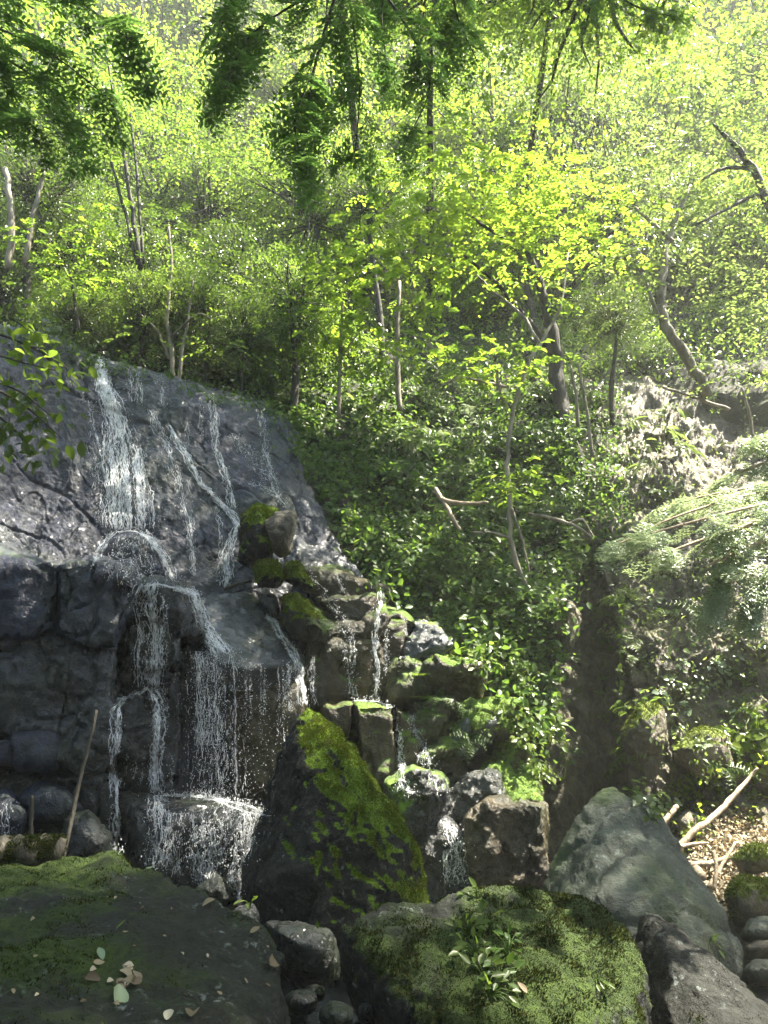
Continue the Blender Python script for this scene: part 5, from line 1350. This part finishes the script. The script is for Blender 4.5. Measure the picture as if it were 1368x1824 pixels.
for x, y in ((640, 730), (665, 745), (690, 750), (715, 760), (740, 765), (765, 775), (655, 765), (700, 790), (735, 800), (770, 805)):
    leaf_plant('strap-leaved plant with long drooping leaves at the top of the bank', x, y, 13, .42, .15, 'L6', 'leaf_p', name='strap_leaved_plant', reach=.3, group='strap-leaved plants on the bank', strap=True)
for x, y in ((1120, 760), (1150, 790), (1180, 770), (1210, 800), (1160, 830), (1120, 820), (1200, 730), (1240, 770)):
    leaf_plant('strap-leaved plant with long drooping leaves on the right cliff', x, y, 12, .4, .12, 'L6', 'leaf_p', name='strap_leaved_plant', reach=.3, group='strap-leaved plants on the right cliff', strap=True)
for x, y in ((1180, 1230), (1200, 1300), (1230, 1260), (1250, 1330), (1290, 1200), (1215, 1180), (1160, 1190), (1270, 1180), (1290, 1400)):
    leaf_plant('small round-leaved plant with sunlit whitish leaves on the right cliff', x, y, 12, .075, .8, 'H', 'leaf_s', reach=.16, group='round-leaved plants on the right cliff')
FG = [(830, 1625, 'big fern-like plant near the crest'), (850, 1600, 'tuft at the crest'), (835, 1665, 'plant with trailing stems'), (870, 1650, 'dense leafy plant'), (845, 1700, 'plant at the edge of the dark hollow'), (880, 1690, 'plant amid dead stems'), (905, 1700, 'three-leaved plant'), (930, 1695, 'plant with pale heart leaves, furthest right'), (860, 1735, 'low plant'), (890, 1745, 'plant with narrow leaves'), (870, 1770, 'jagged-leaved plant near the bottom'), (905, 1780, 'lowest plant'), (820, 1645, 'leftmost small plant')]
for x, y, lb in FG:
    leaf_plant('%s on the mossy foreground boulder' % lb, x, y, random.randint(9, 15), .062, .5, 'L6', random.choice(['leaf_u', 'leaf_g']), reach=.13)
for x, y, lb in ((1265, 1672, 'single green sprig in the gap between the two grey boulders'), (1060, 1745, 'tiny sprig on the dark face of the corner boulder'), (445, 1612, 'tiny bright sprig on the small grey stone'), (865, 1300, 'small plant on the glinting stone')):
    leaf_plant(lb, x, y, 6, .06, .45, 'L6', 'leaf_g', reach=.1)

# fern on the left boulder, fronds as parts
def frond_fern(label, px, py, n, ln, mat):
    h = hit(px, py); root = empty('fern', h[0]); tag(root, label, 'fern')
    for k in range(n):
        a = random.uniform(0, 6.28); d = Vector((math.cos(a), math.sin(a), .45)).normalized()
        y = Vector((0, 0, 1)).cross(d).normalized(); z = d.cross(y)
        o = link('frond', shared(random.choice(SPR['broad']), M[mat]), None, root)
        o.matrix_local = Matrix((d, y, z)).transposed().to_4x4() @ Matrix.Scale(ln * random.uniform(.7, 1.2), 4)
frond_fern('fern with bluish-green fronds growing by the mossy log on the left boulder', 90, 1550, 9, .26, 'leaf_u')
frond_fern('fern at the left edge growing out of the mossy log', 15, 1530, 8, .24, 'leaf_g')
frond_fern('small fern on the wet rock under the tilted brown block', 755, 1205, 6, .2, 'leaf_g')
frond_fern('small fern lower on the dark rock beside the trickle', 762, 1245, 6, .2, 'leaf_g')

# ------------------------------------------------------------------ wood, sticks, leaves lying about
def stick(name, label, path, mat, cat='stick', sides=7, moss=False):
    a = limb_world(path, 5 * len(path)); org = a[0].copy()
    r = np.interp(np.linspace(0, 1, len(a)), np.linspace(0, 1, len(path)), [p[3] * p[2] / FPX for p in path])
    a = a + RNG.normal(0, 1, a.shape) * r[:, None] * .12
    mb = MB(); mb.tube(a - org, r, sides, wob=.08)
    return tag(mb.build(name, M[mat], None, Vector(org)), label, cat)
stick('stake', 'tall thin bare stake leaning behind the left boulder', [(112, 1535, 5.9, 4), (140, 1400, 6.1, 3.5), (158, 1330, 6.2, 3.2), (172, 1265, 6.3, 2.6)], 'bark', 'stake')
stick('stake', 'short upright stub of a stake left of the tall one', [(54, 1520, 5.9, 3.5), (56, 1460, 5.9, 3.2), (57, 1418, 5.9, 2.6)], 'bark', 'stake')
stick('twig', 'short dark stick lodged at the foot of the narrow cascade', [(400, 1050, 10.6, 3), (425, 1040, 10.4, 3.5), (448, 1033, 10.3, 3)], 'bark')
for lb, path, mt in (
    ('long bare branch slanting down to the grey boulder at the right', [(1205, 1518, 9.4, 6), (1235, 1482, 9.5, 5.5), (1262, 1462, 9.6, 5), (1300, 1425, 9.8, 4.5), (1335, 1385, 10, 3), (1350, 1368, 10, 2)], 'twig'),
    ('short thick bare branch rising behind the grey boulder', [(1165, 1482, 9.8, 5), (1185, 1460, 9.9, 5), (1207, 1435, 10, 4)], 'twig'),
    ('straight stick lying flat on the litter slope', [(1212, 1508, 9.4, 3), (1240, 1503, 9.4, 3), (1262, 1502, 9.4, 2)], 'twig'),
    ('dark stick lying on the litter above the yellow-mossed boulder', [(1222, 1540, 8.9, 5), (1270, 1536, 8.9, 5), (1330, 1514, 9, 4)], 'twig'),
    ('forked upright stick standing in the litter', [(1272, 1585, 8.4, 3), (1276, 1545, 8.5, 3), (1270, 1515, 8.6, 3)], 'twig'),
    ('thin stick propped beside the forked one', [(1262, 1580, 8.4, 3), (1285, 1545, 8.6, 3), (1310, 1500, 8.8, 2)], 'twig'),
    ('broken pale log end poking from the litter by the grey boulder', [(1232, 1545, 8.6, 9), (1245, 1555, 8.5, 9), (1252, 1562, 8.4, 7)], 'twig'),
    ('twisted bare branch on the bank with two forks', [(775, 870, 13.2, 4), (790, 890, 13, 5), (830, 897, 12.9, 4), (870, 895, 12.8, 3)], 'twig'),
    ('bare branch running down the bank from the forked one', [(790, 892, 13, 4), (805, 920, 12.8, 4), (820, 945, 12.7, 3)], 'twig'),
    ('sunlit forked dead branch right of the slender tree', [(940, 915, 11.8, 3), (990, 925, 11.7, 4), (1030, 940, 11.6, 3), (1055, 958, 11.6, 2)], 'bark_l'),
    ('second sunlit dead branch curving over the first one', [(1010, 935, 11.7, 3), (1035, 925, 11.6, 3), (1050, 945, 11.6, 2), (1056, 955, 11.6, 2)], 'bark_l'),
    ('pale root running down to the ochre rock nose', [(985, 1060, 11.6, 4), (1000, 1090, 11.4, 3), (1012, 1140, 11.3, 2)], 'bark_l')):
    stick('dead_branch', lb, path, mt, 'branch')
# mossy log on the left boulder
h = hit(55, 1545)
lg = stick('log', 'short mossy log lying on the left boulder at the edge of the picture', [(-60, 1525, 5.5, 26), (20, 1520, 5.55, 25), (108, 1518, 5.6, 22)], 'bark', 'log', 12)
mb = MB()
a = PA([(-60, 1510, 5.5), (108, 1508, 5.6)]); k = 9000
t = RNG.random((k, 1)); ang = RNG.uniform(-.2, 3.3, k)
ctr = PA([(-60, 1525, 5.5)]) * (1 - t) + PA([(108, 1518, 5.6)]) * t
rad = .105
nn = np.stack([np.zeros(k), np.cos(ang), np.sin(ang)], -1)
mb.leaves(ctr + nn * rad - np.array(lg.location), nn + .7 * rand_unit(k), rand_unit(k), .018 * (.5 + RNG.random(k)), L4, .35)
mm = mb.build('moss', M['moss'], lg); mm['kind'] = 'stuff'
# fallen leaves on the boulders
DRY = ['dry', 'dry', 'leaf_s']
def fallen(px, py, size, width, mat, label, group=None):
    h = hit(px, py)
    if h is None: return
    key = ('fallen', mat, round(size, 3))
    mb = MB(); v = LFALL[0].copy(); v[:, 0] *= width * 1.1; c1, c2 = RNG.normal(0, .5, 2); v[:, 2] += c1 * (v[:, 1] - .5) ** 2 * .8 + (.3 + abs(c2)) * v[:, 0] ** 2 * 2; v[:, 0] += .12 * c2 * v[:, 1] ** 2
    v[:, 1] -= .5
    mb.add(v * size, tris=LFALL[1])
    o = mb.build('fallen_leaf', M[mat], None, h[0] + h[1] * .012)
    o.rotation_euler = (h[1].to_track_quat('Z', 'Y').to_matrix() @ Matrix.Rotation(random.random() * 6.28, 3, 'Z')).to_euler()
    tag(o, label, 'leaf', group)
fallen(207, 1780, .13, .5, 'leaf_s', 'large pale green fallen leaf at the bottom of the left boulder')
fallen(180, 1705, .09, .35, 'leaf_s', 'narrow pale green fallen leaf above the pile of dry leaves')
fallen(267, 1550, .06, .5, 'leaf_s', 'pale fallen leaf near the far rim of the left boulder')
fallen(342, 1808, .10, .5, 'dry', 'pale curled leaf at the bottom edge of the left boulder')
fallen(300, 1815, .06, .6, 'dry', 'small torn pale leaf left of the curled one at the bottom edge')
fallen(372, 1610, .08, .5, 'dry', 'brownish curled leaf near the right rim of the left boulder')
fallen(480, 1718, .10, .6, 'dry', 'tan flat leaf on the right corner of the left boulder')
fallen(455, 1660, .06, .5, 'dry', 'small tan leaf above the right corner of the left boulder')
fallen(218, 1650, .06, .3, 'leaf_y', 'small yellow leaf in the middle of the left boulder')
fallen(930, 1762, .07, .4, 'dry', 'narrow pale leaf on the dark flank of the mossy foreground boulder')
for k in range(16):
    fallen(random.gauss(225, 28), random.gauss(1742, 14), random.uniform(.035, .075), .5, 'dry', 'dry curled brown leaf in the pile on the left boulder', 'pile of dry leaves on the left boulder')
for k in range(26):
    fallen(random.uniform(20, 490), random.uniform(1580, 1815), random.uniform(.015, .03), .6, 'dry', 'tiny pale leaf scrap scattered on the left boulder', 'leaf scraps on the left boulder')
# hanging vines
def vine(label, path, n, mat, size):
    a = limb_world(path, 20); org = Vector(a[0]); root = empty('vine', org); tag(root, label, 'vine')
    mb = MB(); mb.tube(a - np.array(org), .006, 4); mb.build('stem', M[mat], root)
    for k in range(n):
        i = random.randint(1, 19); put_leaf(root, a[i] - np.array(org) + RNG.normal(0, .03, 3), rand_unit(1)[0] + np.array([0, -.2, -.6]), np.array([0, -.6, .8]) + .5 * rand_unit(1)[0], size * random.uniform(.7, 1.2), .7, mat)
vine('thin bright green vine hanging past the big upright brown block', [(952, 1360, 9.5, 1), (960, 1430, 9.45, 1), (958, 1500, 9.4, 1), (966, 1560, 9.3, 1)], 26, 'leaf_y', .06)
vine('leafy vine hanging from the sunlit mossy slab', [(925, 1230, 10, 1), (938, 1290, 9.9, 1), (945, 1340, 9.85, 1), (950, 1390, 9.7, 1)], 40, 'leaf_y', .09)
vine('leafy trailing vine over the edge of the gully', [(975, 1180, 10.9, 1), (985, 1250, 10.7, 1), (1000, 1300, 10.6, 1), (1012, 1330, 10.6, 1)], 44, 'leaf_g', .10)
vine('long leafy vine hanging over the right rim of the gully', [(1098, 1060, 12.6, 1), (1106, 1120, 12.4, 1), (1104, 1200, 12.2, 1), (1110, 1270, 12, 1)], 50, 'leaf_g', .1)
vine('bare hanging vine in the mouth of the gully', [(995, 1320, 10.9, 1), (1008, 1350, 10.9, 1), (1005, 1390, 10.8, 1)], 4, 'leaf_g', .05)

# ------------------------------------------------------------------ haze added in place of lens glare
hz = MB()
x0, x1, y0, y1, z0, z1 = -170, 170, -125, 135, -8, 75
hz.add([(x0, y0, z0), (x1, y0, z0), (x1, y1, z0), (x0, y1, z0), (x0, y0, z1), (x1, y0, z1), (x1, y1, z1), (x0, y1, z1)],
       quads=[[0, 3, 2, 1], [4, 5, 6, 7], [0, 1, 5, 4], [1, 2, 6, 5], [2, 3, 7, 6], [3, 0, 4, 7]])
tag(hz.build('haze', haze_mat('glare_haze', .0016), smooth=False), 'thin haze added across the gorge in place of lens glare', None, None, 'stuff')
